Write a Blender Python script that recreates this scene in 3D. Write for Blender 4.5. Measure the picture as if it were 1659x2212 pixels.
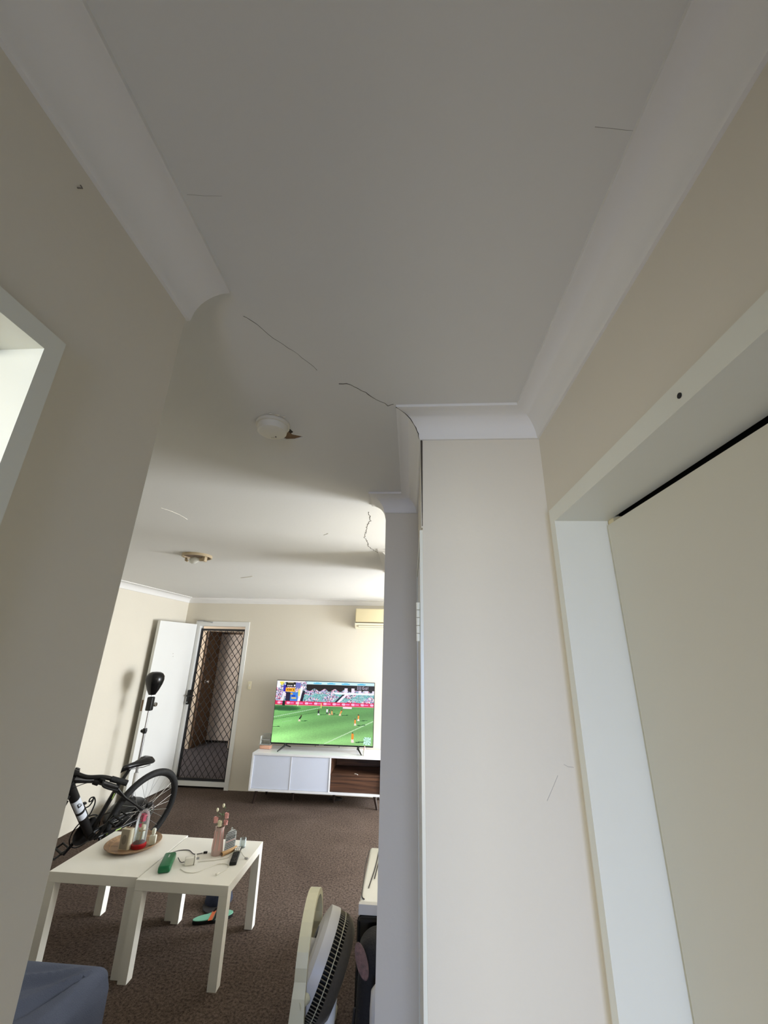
import bpy, bmesh, math, random
import numpy as np
from mathutils import Vector, Matrix
random.seed(4)
PI = math.pi
for o in list(bpy.data.objects): bpy.data.objects.remove(o)
scene = bpy.context.scene
COL = scene.collection

# ------------------------------------------------------------------ room dimensions (metres)
H = 2.4; CV = 0.0756; ZB = H - CV
XL, YB = -3.289, 5.749            # living room: left wall, back wall
XA, YA = -0.436, 0.5656           # hall left wall and the place where it ends
XR, YP = 0.377, 1.0467            # hall right wall, face of the pillar
XP, XP2, YP2 = 0.033, -0.115, 1.711
XE = 2.3                          # far right wall of the living room

# ------------------------------------------------------------------ camera
def cam_axes(yaw, pitch, roll):
    f = Vector((math.sin(yaw)*math.cos(pitch), math.cos(yaw)*math.cos(pitch), math.sin(pitch)))
    r = Vector((math.cos(yaw), -math.sin(yaw), 0)); u = r.cross(f)
    c, s = math.cos(roll), math.sin(roll)
    return c*r + s*u, -s*r + c*u, f
r_, u_, f_ = cam_axes(-0.0723, 0.3386, 0.024)
cd = bpy.data.cameras.new('camera'); cam = bpy.data.objects.new('camera', cd); COL.objects.link(cam)
cam.matrix_world = Matrix(((r_.x, u_.x, -f_.x, 0), (r_.y, u_.y, -f_.y, 0), (r_.z, u_.z, -f_.z, 1.7265), (0, 0, 0, 1)))
cd.sensor_fit = 'VERTICAL'; cd.sensor_height = 36; cd.sensor_width = 27
cd.lens = 847.51/2212*36; cd.clip_start = 0.01; cd.clip_end = 60
scene.camera = cam

# ------------------------------------------------------------------ world, daylight at the windows, exposure
def lin(c):
    return tuple(((v/255)/12.92 if v/255 <= .04045 else ((v/255+.055)/1.055)**2.4) for v in c)
w = bpy.data.worlds.new('world'); scene.world = w; w.use_nodes = True
w.node_tree.nodes['Background'].inputs[0].default_value = (*lin((205, 220, 240)), 1)
w.node_tree.nodes['Background'].inputs[1].default_value = 1.0
def area(name, loc, direction, sx, sy, power, color, spread=180):
    l = bpy.data.lights.new(name, 'AREA'); l.shape = 'RECTANGLE'; l.size = sx; l.size_y = sy
    l.energy = power; l.color = lin(color); l.spread = math.radians(spread)
    o = bpy.data.objects.new(name, l); COL.objects.link(o); o.location = loc
    o.rotation_euler = Vector(direction).to_track_quat('-Z', 'Y').to_euler()
    return o
# daylight: living room glass door, kitchen window, room beside the hall, window behind the camera, outside landing
area('daylight_glass_door_sky', (XE-0.03, 4.62, 1.35), (-1, 0, -.5), 1.55, 1.2, 192, (230, 239, 255))
area('daylight_glass_door_ground', (XE-0.04, 4.62, 0.75), (-1, 0, .12), 1.55, 1.1, 108, (255, 250, 244))
area('daylight_kitchen', (1.86, 2.85, 1.5), (-1, 0, .1), 1.0, 0.95, 122, (246, 249, 252))
area('daylight_side_room', (-1.42, -1.46, 1.5), (.2, 1, -.15), 0.85, 1.1, 47, (252, 251, 242))
area('daylight_hall_sky', (-0.03, -2.36, 1.35), (0, 1, -.36), 0.75, 0.9, 20, (138, 183, 255), 85)
area('daylight_hall_ground', (-0.03, -2.36, 0.7), (0, 1, 0), 0.75, 0.4, 5.2, (255, 234, 204), 90)
area('daylight_landing', (-4.6, 6.05, 1.7), (.35, 1, -.1), 0.5, 0.9, 30, (255, 246, 236))
vs = scene.view_settings
vs.view_transform = 'Standard'; vs.look = 'None'; vs.gamma = 1; vs.use_curve_mapping = False; vs.exposure = 0.0

# ------------------------------------------------------------------ materials
def mat(name, col, rough=.6, metal=0, var=.06, scale=8, bump=0, bscale=60, spec=.4, col2=None, trans=0, alpha=1):
    m = bpy.data.materials.new(name); m.use_nodes = True; nt = m.node_tree; b = nt.nodes['Principled BSDF']
    tc = nt.nodes.new('ShaderNodeTexCoord'); no = nt.nodes.new('ShaderNodeTexNoise'); no.inputs['Scale'].default_value = scale
    no.inputs['Detail'].default_value = 4
    nt.links.new(tc.outputs['Object'], no.inputs['Vector'])
    mx = nt.nodes.new('ShaderNodeMix'); mx.data_type = 'RGBA'
    a = lin(col); c2 = lin(col2) if col2 else tuple(min(1, v*(1+var)) for v in a); c1 = a if col2 else tuple(v*(1-var) for v in a)
    mx.inputs['A'].default_value = (*c1, 1); mx.inputs['B'].default_value = (*c2, 1)
    nt.links.new(no.outputs['Fac'], mx.inputs['Factor']); nt.links.new(mx.outputs['Result'], b.inputs['Base Color'])
    b.inputs['Roughness'].default_value = rough; b.inputs['Metallic'].default_value = metal
    b.inputs['Specular IOR Level'].default_value = spec
    if trans: b.inputs['Transmission Weight'].default_value = trans
    if bump:
        n2 = nt.nodes.new('ShaderNodeTexNoise'); n2.inputs['Scale'].default_value = bscale; n2.inputs['Detail'].default_value = 3
        nt.links.new(tc.outputs['Object'], n2.inputs['Vector'])
        bp = nt.nodes.new('ShaderNodeBump'); bp.inputs['Strength'].default_value = bump; bp.inputs['Distance'].default_value = .01
        nt.links.new(n2.outputs['Fac'], bp.inputs['Height']); nt.links.new(bp.outputs['Normal'], b.inputs['Normal'])
    return m
def glassy(name, tint=(240, 245, 245), clear=.8, rough=.05):
    """thin clear plastic or glass: mostly see-through with a Fresnel gloss"""
    m = bpy.data.materials.new(name); m.use_nodes = True; nt = m.node_tree; nt.nodes.clear()
    out = nt.nodes.new('ShaderNodeOutputMaterial'); tr = nt.nodes.new('ShaderNodeBsdfTransparent'); gl = nt.nodes.new('ShaderNodeBsdfPrincipled')
    gl.inputs['Roughness'].default_value = rough; gl.inputs['Base Color'].default_value = (*lin(tint), 1)
    tr.inputs['Color'].default_value = (*lin(tint), 1)
    fr = nt.nodes.new('ShaderNodeFresnel'); fr.inputs['IOR'].default_value = 1.45
    no = nt.nodes.new('ShaderNodeTexNoise'); no.inputs['Scale'].default_value = 30
    ma = nt.nodes.new('ShaderNodeMath'); ma.operation = 'MULTIPLY_ADD'; ma.inputs[1].default_value = .1; ma.inputs[2].default_value = 1-clear-.05
    nt.links.new(no.outputs['Fac'], ma.inputs[0])
    ad = nt.nodes.new('ShaderNodeMath'); ad.operation = 'ADD'; ad.use_clamp = True
    nt.links.new(fr.outputs[0], ad.inputs[0]); nt.links.new(ma.outputs[0], ad.inputs[1])
    mx = nt.nodes.new('ShaderNodeMixShader'); nt.links.new(ad.outputs[0], mx.inputs[0]); nt.links.new(tr.outputs[0], mx.inputs[1]); nt.links.new(gl.outputs[0], mx.inputs[2])
    nt.links.new(mx.outputs[0], out.inputs[0])
    return m
def wood(name, c1, c2, rough=.45, scale=3.0, axis='X'):
    m = bpy.data.materials.new(name); m.use_nodes = True; nt = m.node_tree; b = nt.nodes['Principled BSDF']
    tc = nt.nodes.new('ShaderNodeTexCoord'); mp = nt.nodes.new('ShaderNodeMapping')
    mp.inputs['Scale'].default_value = {'X': (.6, 8, 14), 'Z': (10, 10, .6), 'Y': (10, .6, 10)}[axis]
    no = nt.nodes.new('ShaderNodeTexNoise'); no.inputs['Scale'].default_value = scale; no.inputs['Detail'].default_value = 6; no.inputs['Distortion'].default_value = .6
    nt.links.new(tc.outputs['Object'], mp.inputs['Vector']); nt.links.new(mp.outputs[0], no.inputs['Vector'])
    cr = nt.nodes.new('ShaderNodeValToRGB'); cr.color_ramp.elements[0].position = .35; cr.color_ramp.elements[1].position = .68
    cr.color_ramp.elements[0].color = (*lin(c1), 1); cr.color_ramp.elements[1].color = (*lin(c2), 1)
    nt.links.new(no.outputs['Fac'], cr.inputs[0]); nt.links.new(cr.outputs[0], b.inputs['Base Color']); b.inputs['Roughness'].default_value = rough
    return m
def carpet_mat():
    m = bpy.data.materials.new('carpet'); m.use_nodes = True; nt = m.node_tree; b = nt.nodes['Principled BSDF']
    tc = nt.nodes.new('ShaderNodeTexCoord')
    n1 = nt.nodes.new('ShaderNodeTexNoise'); n1.inputs['Scale'].default_value = 260; n1.inputs['Detail'].default_value = 2
    n2 = nt.nodes.new('ShaderNodeTexNoise'); n2.inputs['Scale'].default_value = 1.7; n2.inputs['Detail'].default_value = 5; n2.inputs['Distortion'].default_value = .8
    for n in (n1, n2): nt.links.new(tc.outputs['Object'], n.inputs['Vector'])
    a = nt.nodes.new('ShaderNodeMix'); a.data_type = 'RGBA'; a.inputs['A'].default_value = (*lin((47, 39, 33)), 1); a.inputs['B'].default_value = (*lin((124, 108, 97)), 1)
    n3 = nt.nodes.new('ShaderNodeTexNoise'); n3.inputs['Scale'].default_value = 70; n3.inputs['Detail'].default_value = 3; nt.links.new(tc.outputs['Object'], n3.inputs['Vector'])
    av = nt.nodes.new('ShaderNodeMath'); av.operation = 'ADD'; nt.links.new(n1.outputs['Fac'], av.inputs[0]); nt.links.new(n3.outputs['Fac'], av.inputs[1])
    mr = nt.nodes.new('ShaderNodeMapRange'); mr.inputs['From Min'].default_value = .72; mr.inputs['From Max'].default_value = 1.28; nt.links.new(av.outputs[0], mr.inputs['Value'])
    nt.links.new(mr.outputs[0], a.inputs['Factor'])
    c = nt.nodes.new('ShaderNodeMix'); c.data_type = 'RGBA'; c.blend_type = 'MULTIPLY'; c.inputs['Factor'].default_value = 1
    r = nt.nodes.new('ShaderNodeValToRGB'); r.color_ramp.elements[0].position = .3; r.color_ramp.elements[1].position = .7
    r.color_ramp.elements[0].color = (.72, .7, .69, 1); r.color_ramp.elements[1].color = (1, 1, 1, 1)
    nt.links.new(n2.outputs['Fac'], r.inputs[0]); nt.links.new(a.outputs['Result'], c.inputs['A']); nt.links.new(r.outputs[0], c.inputs['B'])
    nt.links.new(c.outputs['Result'], b.inputs['Base Color']); b.inputs['Roughness'].default_value = 1; b.inputs['Specular IOR Level'].default_value = .1
    bp = nt.nodes.new('ShaderNodeBump'); bp.inputs['Strength'].default_value = .6; bp.inputs['Distance'].default_value = .006
    nt.links.new(n1.outputs['Fac'], bp.inputs['Height']); nt.links.new(bp.outputs[0], b.inputs['Normal'])
    return m
M = dict(
    wall=mat('cream_wall_paint', (219, 212, 196), .55, var=.03, scale=2.5, bump=.06, bscale=45),
    ceil=mat('white_ceiling_paint', (222, 221, 217), .8, var=.02, scale=2, bump=.04, bscale=60),
    cornice=mat('cornice_plaster', (228, 226, 222), .6, var=.02, scale=4),
    trim=mat('white_gloss_trim', (226, 226, 214), .3, var=.02, scale=6, bump=.03, bscale=30),
    slide=mat('sliding_door_paint', (214, 210, 194), .4, var=.02, scale=3, bump=.03, bscale=25),
    doorw=mat('white_door_paint', (226, 226, 222), .35, var=.02, scale=5, bump=.03, bscale=35),
    carpet=carpet_mat(),
    crack=mat('crack_dark', (66, 60, 53), .9), faint=mat('crack_faint', (128, 124, 117), .9), seam=mat('plaster_seam', (236, 234, 222), .8),
    void=mat('dark_void', (22, 16, 10), .9), hole=mat('torn_board_brown', (132, 106, 82), .9, var=.2, scale=90),
    white=mat('white_laminate', (240, 238, 228), .35, var=.015, scale=6),
    whitebl=mat('white_gloss_laminate', (236, 238, 242), .2, var=.01),
    doorbl=mat('sky_tinted_white_laminate', (218, 226, 244), .3, var=.015),  # white bench doors; the blue sky light on them is put into the colour
    walnut=wood('walnut', (52, 34, 26), (104, 72, 52)), darkleg=wood('dark_wood_leg', (34, 24, 20), (58, 42, 34), axis='Z'),
    black=mat('black_plastic', (18, 18, 18), .45, var=.1), blackg=mat('black_gloss', (14, 14, 15), .22, var=.1),
    blackr=mat('black_rubber', (24, 24, 24), .75, var=.15, scale=40, bump=.3, bscale=90),
    framem=mat('matt_black_frame', (24, 23, 23), .35, var=.1), steel=mat('steel', (168, 168, 170), .3, .9, var=.05),
    spoke=mat('spoke_steel', (190, 188, 184), .3, .7), chrome=mat('chrome', (210, 210, 210), .12, 1), decal=mat('white_decal', (200, 205, 212), .4),
    green_dec=mat('lime_decal', (150, 176, 90), .4), grille=mat('dark_aluminium', (44, 44, 46), .4, .2),
    beigep=mat('beige_plastic', (226, 212, 172), .4, var=.02), beige2=mat('beige_plastic_pale', (236, 228, 200), .4, var=.02),
    alarm=mat('alarm_white', (226, 222, 208), .5, var=.02), lightring=mat('aged_cream_ring', (196, 178, 148), .5, var=.08, scale=20),
    bulb=mat('frosted_bulb', (226, 226, 218), .25, var=.02), socket=mat('brass_brown', (110, 84, 56), .5),
    sheet=mat('blue_sheet', (82, 89, 108), .9, var=.08, scale=14, bump=.25, bscale=300), sofa=mat('navy_upholstery', (54, 62, 92), .9, bump=.2, bscale=200),
    cream=mat('cream_fan_plastic', (206, 202, 172), .4, var=.03), greyp=mat('pale_grey_plastic', (196, 194, 190), .4, var=.03), smoke=glassy('smoky_cover', (150, 140, 124), .72, .25),
    slat=mat('grille_slat', (120, 112, 92), .5), fanblack=mat('fan_dark', (16, 14, 12), .7),
    tray=wood('mango_wood', (120, 92, 66), (170, 138, 104), .5, 5), rose=mat('red_petal', (206, 24, 84), .6, var=.3, scale=60), redbase=mat('red_gloss', (150, 20, 26), .25, var=.2, scale=60),
    gold=mat('gold_stem', (176, 140, 70), .35, .6), glass=glassy('clear_glass', (240, 244, 244), .93), crystal=glassy('crystal', (240, 240, 226), .45, .15), dust=glassy('clear_acrylic', (236, 238, 236), .72),
    card=mat('grey_card', (150, 142, 126), .7, var=.12, scale=30), page=mat('cream_page', (222, 214, 190), .7), oval=mat('grey_oval_print', (116, 108, 96), .7),
    green=mat('green_case', (16, 104, 62), .35, var=.12, scale=25), silver=mat('silver_print', (190, 200, 196), .3),
    plug=mat('white_plug', (236, 234, 224), .35), cablew=mat('white_cable', (222, 218, 204), .5), cableg=mat('grey_cable', (78, 74, 74), .6), cablet=mat('tan_cable', (168, 150, 118), .6),
    pink=glassy('pink_glass', (226, 198, 190), .35, .15), pinkp=mat('pink_petal', (236, 176, 172), .7, var=.15, scale=50), whitep=mat('white_petal', (238, 234, 206), .7, var=.06), leaf=mat('leaf_green', (92, 112, 76), .6, var=.25, scale=60),
    ink=mat('black_ink', (36, 34, 34), .7), inkr=mat('red_ink', (150, 100, 96), .7), pine=wood('pine', (176, 136, 88), (206, 168, 116), .6, 6),
    teal=mat('teal_foam', (118, 176, 150), .8, var=.05, scale=20), orange=mat('orange_print', (206, 106, 66), .8), yellow=mat('yellow_print', (226, 178, 50), .7), navy=mat('navy_fabric', (40, 46, 64), .9, var=.2, scale=60, bump=.3, bscale=200),
    patch=mat('floral_patch', (52, 50, 52), .8, var=.5, scale=90, bump=.4, bscale=80, col2=(120, 90, 88)), bag=mat('black_bag', (20, 19, 20), .8, var=.3, scale=50, bump=.3, bscale=120),
    landf=mat('landing_floor', (74, 72, 78), .8, var=.12, scale=20, bump=.2, bscale=100), landw=mat('landing_wall', (206, 192, 172), .7, var=.03), landd=mat('landing_door_paint', (196, 184, 172), .5, var=.03), brown=mat('brown_timber', (96, 74, 54), .6, var=.1),
    pinkbox=mat('peach_tissue', (226, 176, 150), .8, var=.1, scale=60), scuff=mat('grey_scuff', (184, 178, 170), .8), glasspane=glassy('window_pane', (225, 238, 240), .85),
)

# ------------------------------------------------------------------ mesh helpers
class MB:
    def __init__(s): s.v = []; s.f = []; s.sm = []
    def add(s, vs, fs, smooth=False, mx=None):
        n = len(s.v); s.v += [tuple(mx @ Vector(v)) if mx else tuple(v) for v in vs]
        s.f += [tuple(i+n for i in f) for f in fs]; s.sm += [smooth]*len(fs); return s
    def box(s, x0, x1, y0, y1, z0, z1, mx=None):
        vs = [(x, y, z) for z in (z0, z1) for y in (y0, y1) for x in (x0, x1)]
        return s.add(vs, [(0, 2, 3, 1), (4, 5, 7, 6), (0, 1, 5, 4), (2, 6, 7, 3), (0, 4, 6, 2), (1, 3, 7, 5)], mx=mx)
    def rbox(s, x0, x1, y0, y1, z0, z1, r=.01, seg=3, mx=None):
        """box with rounded edges (bevelled)"""
        bm = bmesh.new(); bmesh.ops.create_cube(bm, size=1)
        for v in bm.verts: v.co = Vector(((x0+x1)/2+v.co.x*(x1-x0), (y0+y1)/2+v.co.y*(y1-y0), (z0+z1)/2+v.co.z*(z1-z0)))
        bmesh.ops.bevel(bm, geom=list(bm.edges), offset=r, segments=seg, affect='EDGES', profile=.5)
        bm.verts.index_update()
        s.add([v.co[:] for v in bm.verts], [[v.index for v in f.verts] for f in bm.faces], True, mx); bm.free(); return s
    def tube(s, pts, r, n=8, closed=False, caps=True, mx=None):
        pts = [Vector(p) for p in pts]; m = len(pts); rs = r if isinstance(r, (list, tuple)) else [r]*m
        tg = []
        for i in range(m):
            a = pts[i-1] if (i > 0 or closed) else pts[i]; b = pts[(i+1) % m] if (i < m-1 or closed) else pts[i]
            tg.append((b-a).normalized())
        up = Vector((0, 0, 1)) if abs(tg[0].z) < .9 else Vector((1, 0, 0))
        nrm = (up - tg[0]*up.dot(tg[0])).normalized(); vs = []; fs = []
        for i in range(m):
            nrm = (nrm - tg[i]*nrm.dot(tg[i])).normalized(); bi = tg[i].cross(nrm)
            for k in range(n):
                a = 2*PI*k/n; vs.append(pts[i] + rs[i]*(math.cos(a)*nrm + math.sin(a)*bi))
        for i in range(m if closed else m-1):
            j = (i+1) % m
            for k in range(n): fs.append((i*n+k, i*n+(k+1) % n, j*n+(k+1) % n, j*n+k))
        s.add(vs, fs, True, mx)
        if caps and not closed:
            s.add(vs[:n], [tuple(reversed(range(n)))], False, mx); s.add(vs[-n:], [tuple(range(n))], False, mx)
        return s
    def lathe(s, prof, n=24, mx=None, smooth=True):
        """prof: (radius, z) from bottom to top about the z axis"""
        vs = []; fs = []
        for r, z in prof:
            for k in range(n): a = 2*PI*k/n; vs.append((r*math.cos(a), r*math.sin(a), z))
        for i in range(len(prof)-1):
            for k in range(n): fs.append((i*n+k, i*n+(k+1) % n, (i+1)*n+(k+1) % n, (i+1)*n+k))
        s.add(vs, fs, smooth, mx)
        if prof[0] == prof[-1]: return s
        if prof[0][0] > 1e-6: s.add(vs[:n], [tuple(reversed(range(n)))], False, mx)
        if prof[-1][0] > 1e-6: s.add(vs[-n:], [tuple(range(n))], False, mx)
        return s
    def prism(s, poly, z0, z1, mx=None):
        n = len(poly)
        vs = [(x, y, z0) for x, y in poly] + [(x, y, z1) for x, y in poly]
        return s.add(vs, [tuple(reversed(range(n))), tuple(range(n, 2*n))] + [(i, (i+1) % n, n+(i+1) % n, n+i) for i in range(n)], mx=mx)
    def ball(s, c, rx, ry=None, rz=None, nu=12, nv=8, mx=None):
        ry = ry or rx; rz = rz or rx
        pr = [(max(1e-7, math.sin(PI*i/nv)), -math.cos(PI*i/nv)) for i in range(nv+1)]
        m2 = Matrix.Translation(c) @ Matrix.Diagonal((rx, ry, rz, 1))
        return s.lathe(pr, nu, (mx @ m2) if mx else m2)
    def obj(s, name, material, parent=None, fix=True):
        me = bpy.data.meshes.new(name); me.from_pydata([tuple(v) for v in s.v], [], s.f); me.update()
        if fix:
            bm = bmesh.new(); bm.from_mesh(me); bmesh.ops.remove_doubles(bm, verts=bm.verts, dist=1e-5)
            bmesh.ops.recalc_face_normals(bm, faces=bm.faces); bm.to_mesh(me); bm.free()
        me.materials.append(material)
        if any(s.sm):
            me.polygons.foreach_set('use_smooth', [True]*len(me.polygons))
            try: me.set_sharp_from_angle(angle=math.radians(38))
            except Exception: pass
        o = bpy.data.objects.new(name, me); COL.objects.link(o)
        if parent: o.parent = parent
        return o
def tag(o, label=None, cat=None, group=None, kind=None):
    if label: o['label'] = label
    if cat: o['category'] = cat
    if group: o['group'] = group
    if kind: o['kind'] = kind
    return o
def thing(name, label, cat, loc=(0, 0, 0), rotz=0, group=None, mw=None):
    o = bpy.data.objects.new(name, None); COL.objects.link(o); o.empty_display_size = .05
    if mw: o.matrix_world = mw
    else: o.location = loc; o.rotation_euler = (0, 0, rotz)
    return tag(o, label, cat, group)
def struct(name, mb, m, label): return tag(mb.obj(name, m), label, kind='structure')
def T(x, y, z): return Matrix.Translation((x, y, z))
def RX(a): return Matrix.Rotation(a, 4, 'X')
def RY(a): return Matrix.Rotation(a, 4, 'Y')
def RZ(a): return Matrix.Rotation(a, 4, 'Z')
def aim(p, d):
    """matrix whose z axis runs along d from p"""
    q = Vector(d).to_track_quat('Z', 'Y').to_matrix().to_4x4(); return T(*p) @ q

# ================================================================== STRUCTURE
fl = MB().box(-3.45, 2.5, -2.5, YB+.1, -.06, 0)
struct('floor', fl, M['carpet'], 'brown cut pile carpet covering living room and hall')
# ceiling board with the ragged hole beside the smoke alarm
HOLE = [(-.415, 1.085), (-.398, 1.092), (-.400, 1.118), (-.395, 1.128), (-.372, 1.139), (-.363, 1.144), (-.378, 1.152), (-.397, 1.160), (-.425, 1.160), (-.44, 1.14)]
cb = MB().box(-3.45, 2.5, -2.5, YB+.1, H, H+.012)
ceiling = struct('ceiling', cb, M['ceil'], 'white plasterboard ceiling with a crack and a torn hole')
cut = MB().prism(HOLE, H-.05, H+.05).obj('cutter', M['hole'])
md = ceiling.modifiers.new('hole', 'BOOLEAN'); md.object = cut; md.operation = 'DIFFERENCE'; md.solver = 'EXACT'
dg = bpy.context.evaluated_depsgraph_get(); me2 = bpy.data.meshes.new_from_object(ceiling.evaluated_get(dg))
ceiling.modifiers.clear(); ceiling.data = me2; bpy.data.objects.remove(cut)
MB().box(-.60, -.25, 1.0, 1.3, H+.0025, H+.05).obj('ceiling_batten', M['hole'], ceiling)
MB().box(-.418, -.408, 1.085, 1.104, H-.004, H+.004).obj('torn_flap', M['ceil'], ceiling)
MB().prism([(-.404, 1.105), (-.399, 1.085), (-.393, 1.095), (-.388, 1.112), (-.398, 1.12)], H-.0015, H+.002).obj('torn_edge', M['crack'], ceiling)
def crack(pts, r, m, name='crack', jit=.0025, z=H):
    ps = []
    for (a, b) in zip(pts[:-1], pts[1:]):
        k = max(2, int(math.hypot(b[0]-a[0], b[1]-a[1])/.012))
        for i in range(k):
            t = i/k; ps.append((a[0]+(b[0]-a[0])*t+random.uniform(-jit, jit), a[1]+(b[1]-a[1])*t+random.uniform(-jit, jit), z-r*.2))
    ps.append((*pts[-1], z-r*.2))
    rr = [r*random.uniform(.5, 1.2) for _ in ps]
    return MB().tube(ps, rr, 5).obj(name, m, ceiling)
crack([(-.36, .638), (-.35, .646), (-.339, .663), (-.324, .69), (-.3, .724), (-.283, .743), (-.267, .769), (-.246, .801), (-.24, .815)], .00045, M['crack'], jit=.0015)
crack([(-.192, .871), (-.171, .871), (-.153, .884), (-.125, .911), (-.11, .933), (-.087, .955), (-.066, .974), (-.05, .968)], .0009, M['crack'], jit=.002)
crack([(-.215, 1.9), (-.22, 1.99), (-.223, 2.053), (-.25, 2.139), (-.274, 2.279), (-.291, 2.383), (-.285, 2.495), (-.291, 2.617), (-.268, 2.722), (-.241, 2.791)], .0014, M['crack'], jit=.005)
crack([(-1.298, 1.842), (-1.276, 1.885), (-1.262, 1.953), (-1.262, 2.033)], .0015, M['seam'], 'seam', jit=.001)
crack([(-.354, .397), (-.328, .4), (-.299, .402)], .0002, M['faint'], jit=.0005)
crack([(.248, .344), (.278, .348), (.303, .351)], .00025, M['faint'], jit=.0005)
crack([(-1.755, 3.949), (-1.632, 3.887), (-1.582, 3.832)], .004, M['seam'], 'seam', jit=.001)
crack([(-.544, 2.344), (-.506, 2.302)], .002, M['seam'], 'seam', jit=.001)

def wall(name, boxes, label, m=None):
    mb = MB()
    for b in boxes: mb.box(*b)
    return struct(name, mb, m or M['wall'], label)
T_ = .11
wall_left = wall('wall_left', [(XL-T_, XL, YA-.11, YB+.11, 0, H)], 'cream painted left wall of the living room')
DX0, DX1, DZ = -3.085, -2.345, 2.035
wall_back = wall('wall_back', [(XL, DX0, YB, YB+.11, 0, H), (DX1, XE, YB, YB+.11, 0, H), (DX0, DX1, YB, YB+.11, DZ, H)], 'cream painted back wall with doorway and television')
# hall left wall with the doorway beside the camera
LY0, LY1, LZ = -.46, .342, 2.05
wall_hl = wall('wall_hall_left', [(XA-T_, XA, LY1, YA, 0, H), (XA-T_, XA, LY0, LY1, LZ, H), (XA-T_, XA, -2.4, LY0, 0, H)], 'cream hall wall on the left with white door frame')
wall('wall_living_near', [(XL, XA-T_, YA-.11, YA, 0, H)], 'cream living room wall that turns off the hall')
wall('wall_side_room', [(-2.5, -2.4, -1.6, YA-.11, 0, H), (-2.4, XA-T_, -1.6, -1.5, 0, .95), (-2.4, XA-T_, -1.6, -1.5, 2.05, H), (-2.4, -1.85, -1.6, -1.5, .95, 2.05), (-.85, XA-T_, -1.6, -1.5, .95, 2.05)], 'walls of the small room off the hall')
wall('wall_hall_end', [(XA-T_, XR+.5, -2.5, -2.4, 0, H)], 'cream end wall of the hall')
# hall right wall with the cupboard opening
RY0, RY1, RZ1 = -1.2, .978, 2.05
wall_hr = wall('wall_hall_right', [(XR, XR+T_, RY1, YP+.01, 0, H), (XR, XR+T_, RY0, RY1, RZ1, H), (XR, XR+T_, -2.4, RY0, 0, H), (XR+.75, XR+.85, -2.4, YP+.01, 0, H)], 'cream hall wall above the white sliding cupboard door')
pillar = wall('wall_pillar', [(XP, XR+.85, YP, YP2+.09, 0, H)], 'pale cream pillar face at the end of the hall')
stub = wall('wall_stub', [(XP2, XP, YP2, YP2+.09, 0, H)], 'narrow cream return wall beside the pillar')
wall('wall_kitchen', [(.34, .44, 1.80, 2.75, 0, 1.08), (-.16, .45, 2.76, 3.50, 0, H), (.45, XE, 3.48, 3.58, 0, H), (1.9, 2.0, 1.80, 3.48, 0, 1.0), (1.9, 2.0, 1.80, 3.48, 2.0, H), (1.9, 2.0, 1.80, 2.33, 1.0, 2.0), (1.9, 2.0, 3.37, 3.48, 1.0, 2.0), (XR+.85, 2.0, 1.70, 1.80, 0, H)], 'kitchen walls behind the pillar')
wall('wall_right', [(XE, XE+.1, 3.58, 3.84, 0, H), (XE, XE+.1, 5.40, YB+.11, 0, H), (XE, XE+.1, 3.84, 5.40, 2.0, H), (XE, XE+.1, 3.84, 5.40, 0, .1)], 'right living room wall with the glass door')
def window(name, x, y0, y1, z0, z1, n, label):
    f = MB()
    for i in range(n+1):
        yy = y0+(y1-y0)*i/n; f.box(x, x+.05, max(y0, yy-.02), min(y1, yy+.02), z0+.04, z1-.04)
    f.box(x, x+.05, y0, y1, z0, z0+.04); f.box(x, x+.05, y0, y1, z1-.04, z1)
    o = struct(name, f, M['grille'], label)
    MB().box(x+.02, x+.026, y0, y1, z0, z1).obj('pane', M['glasspane'], o)
window('window_1', XE+.03, 3.84, 5.40, .1, 2.0, 2, 'sliding glass door to the balcony')
window('window_2', 1.92, 2.33, 3.37, 1.0, 2.0, 2, 'kitchen window')
w3 = struct('window_3', MB().box(-1.85, -1.81, -1.57, -1.53, .95, 2.05).box(-.89, -.85, -1.57, -1.53, .95, 2.05).box(-1.81, -.89, -1.57, -1.53, .95, .99).box(-1.81, -.89, -1.57, -1.53, 2.01, 2.05), M['grille'], 'window of the small room off the hall')
MB().box(-1.81, -.89, -1.553, -1.547, .99, 2.01).obj('pane', M['glasspane'], w3)

# cornices: a cove profile swept along the wall lines with mitred corners
def sweep(name, path, side, label):
    r = CV-.008; prof = [(0, H+.001), (0, ZB-.001), (.006, ZB), (.008, ZB+.004)]
    prof += [(CV - r*math.cos(a), ZB + r*math.sin(a)) for a in [PI/2*i/10 for i in range(1, 10)]]
    prof += [(CV-.002, H-.009), (CV, H-.008), (CV, H+.001)]
    vs = []; P = [Vector(p) for p in path]; n = len(P)
    for i, p in enumerate(P):
        ns = []
        if i > 0: d = (p-P[i-1]).normalized(); ns.append(Vector((-d.y, d.x))*side)
        if i < n-1: d = (P[i+1]-p).normalized(); ns.append(Vector((-d.y, d.x))*side)
        mt = ns[0] if len(ns) == 1 else (ns[0]+ns[1])/(1+ns[0].dot(ns[1]))
        for d, z in prof: vs.append((p.x+mt.x*d, p.y+mt.y*d, z))
    k = len(prof); fs = []
    for i in range(n-1):
        for j in range(k-1): fs.append((i*k+j, i*k+j+1, (i+1)*k+j+1, (i+1)*k+j))
    fs.append(tuple(range(k))); fs.append(tuple((n-1)*k+j for j in reversed(range(k))))
    mb = MB().add(vs, fs); mb.sm = [True]*len(fs)
    return struct(name, mb, M['cornice'], label)
sweep('trim_1', [(XA, -2.4), (XA, YA+.006)], -1, 'white cove cornice along the hall left wall')
tr2 = sweep('trim_2', [(XR, -2.4), (XR, YP), (XP, YP), (XP, YP2), (XP2, YP2), (XP2, YP2+.09)], 1, 'white cove cornice around the cracked pillar corner')
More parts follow.
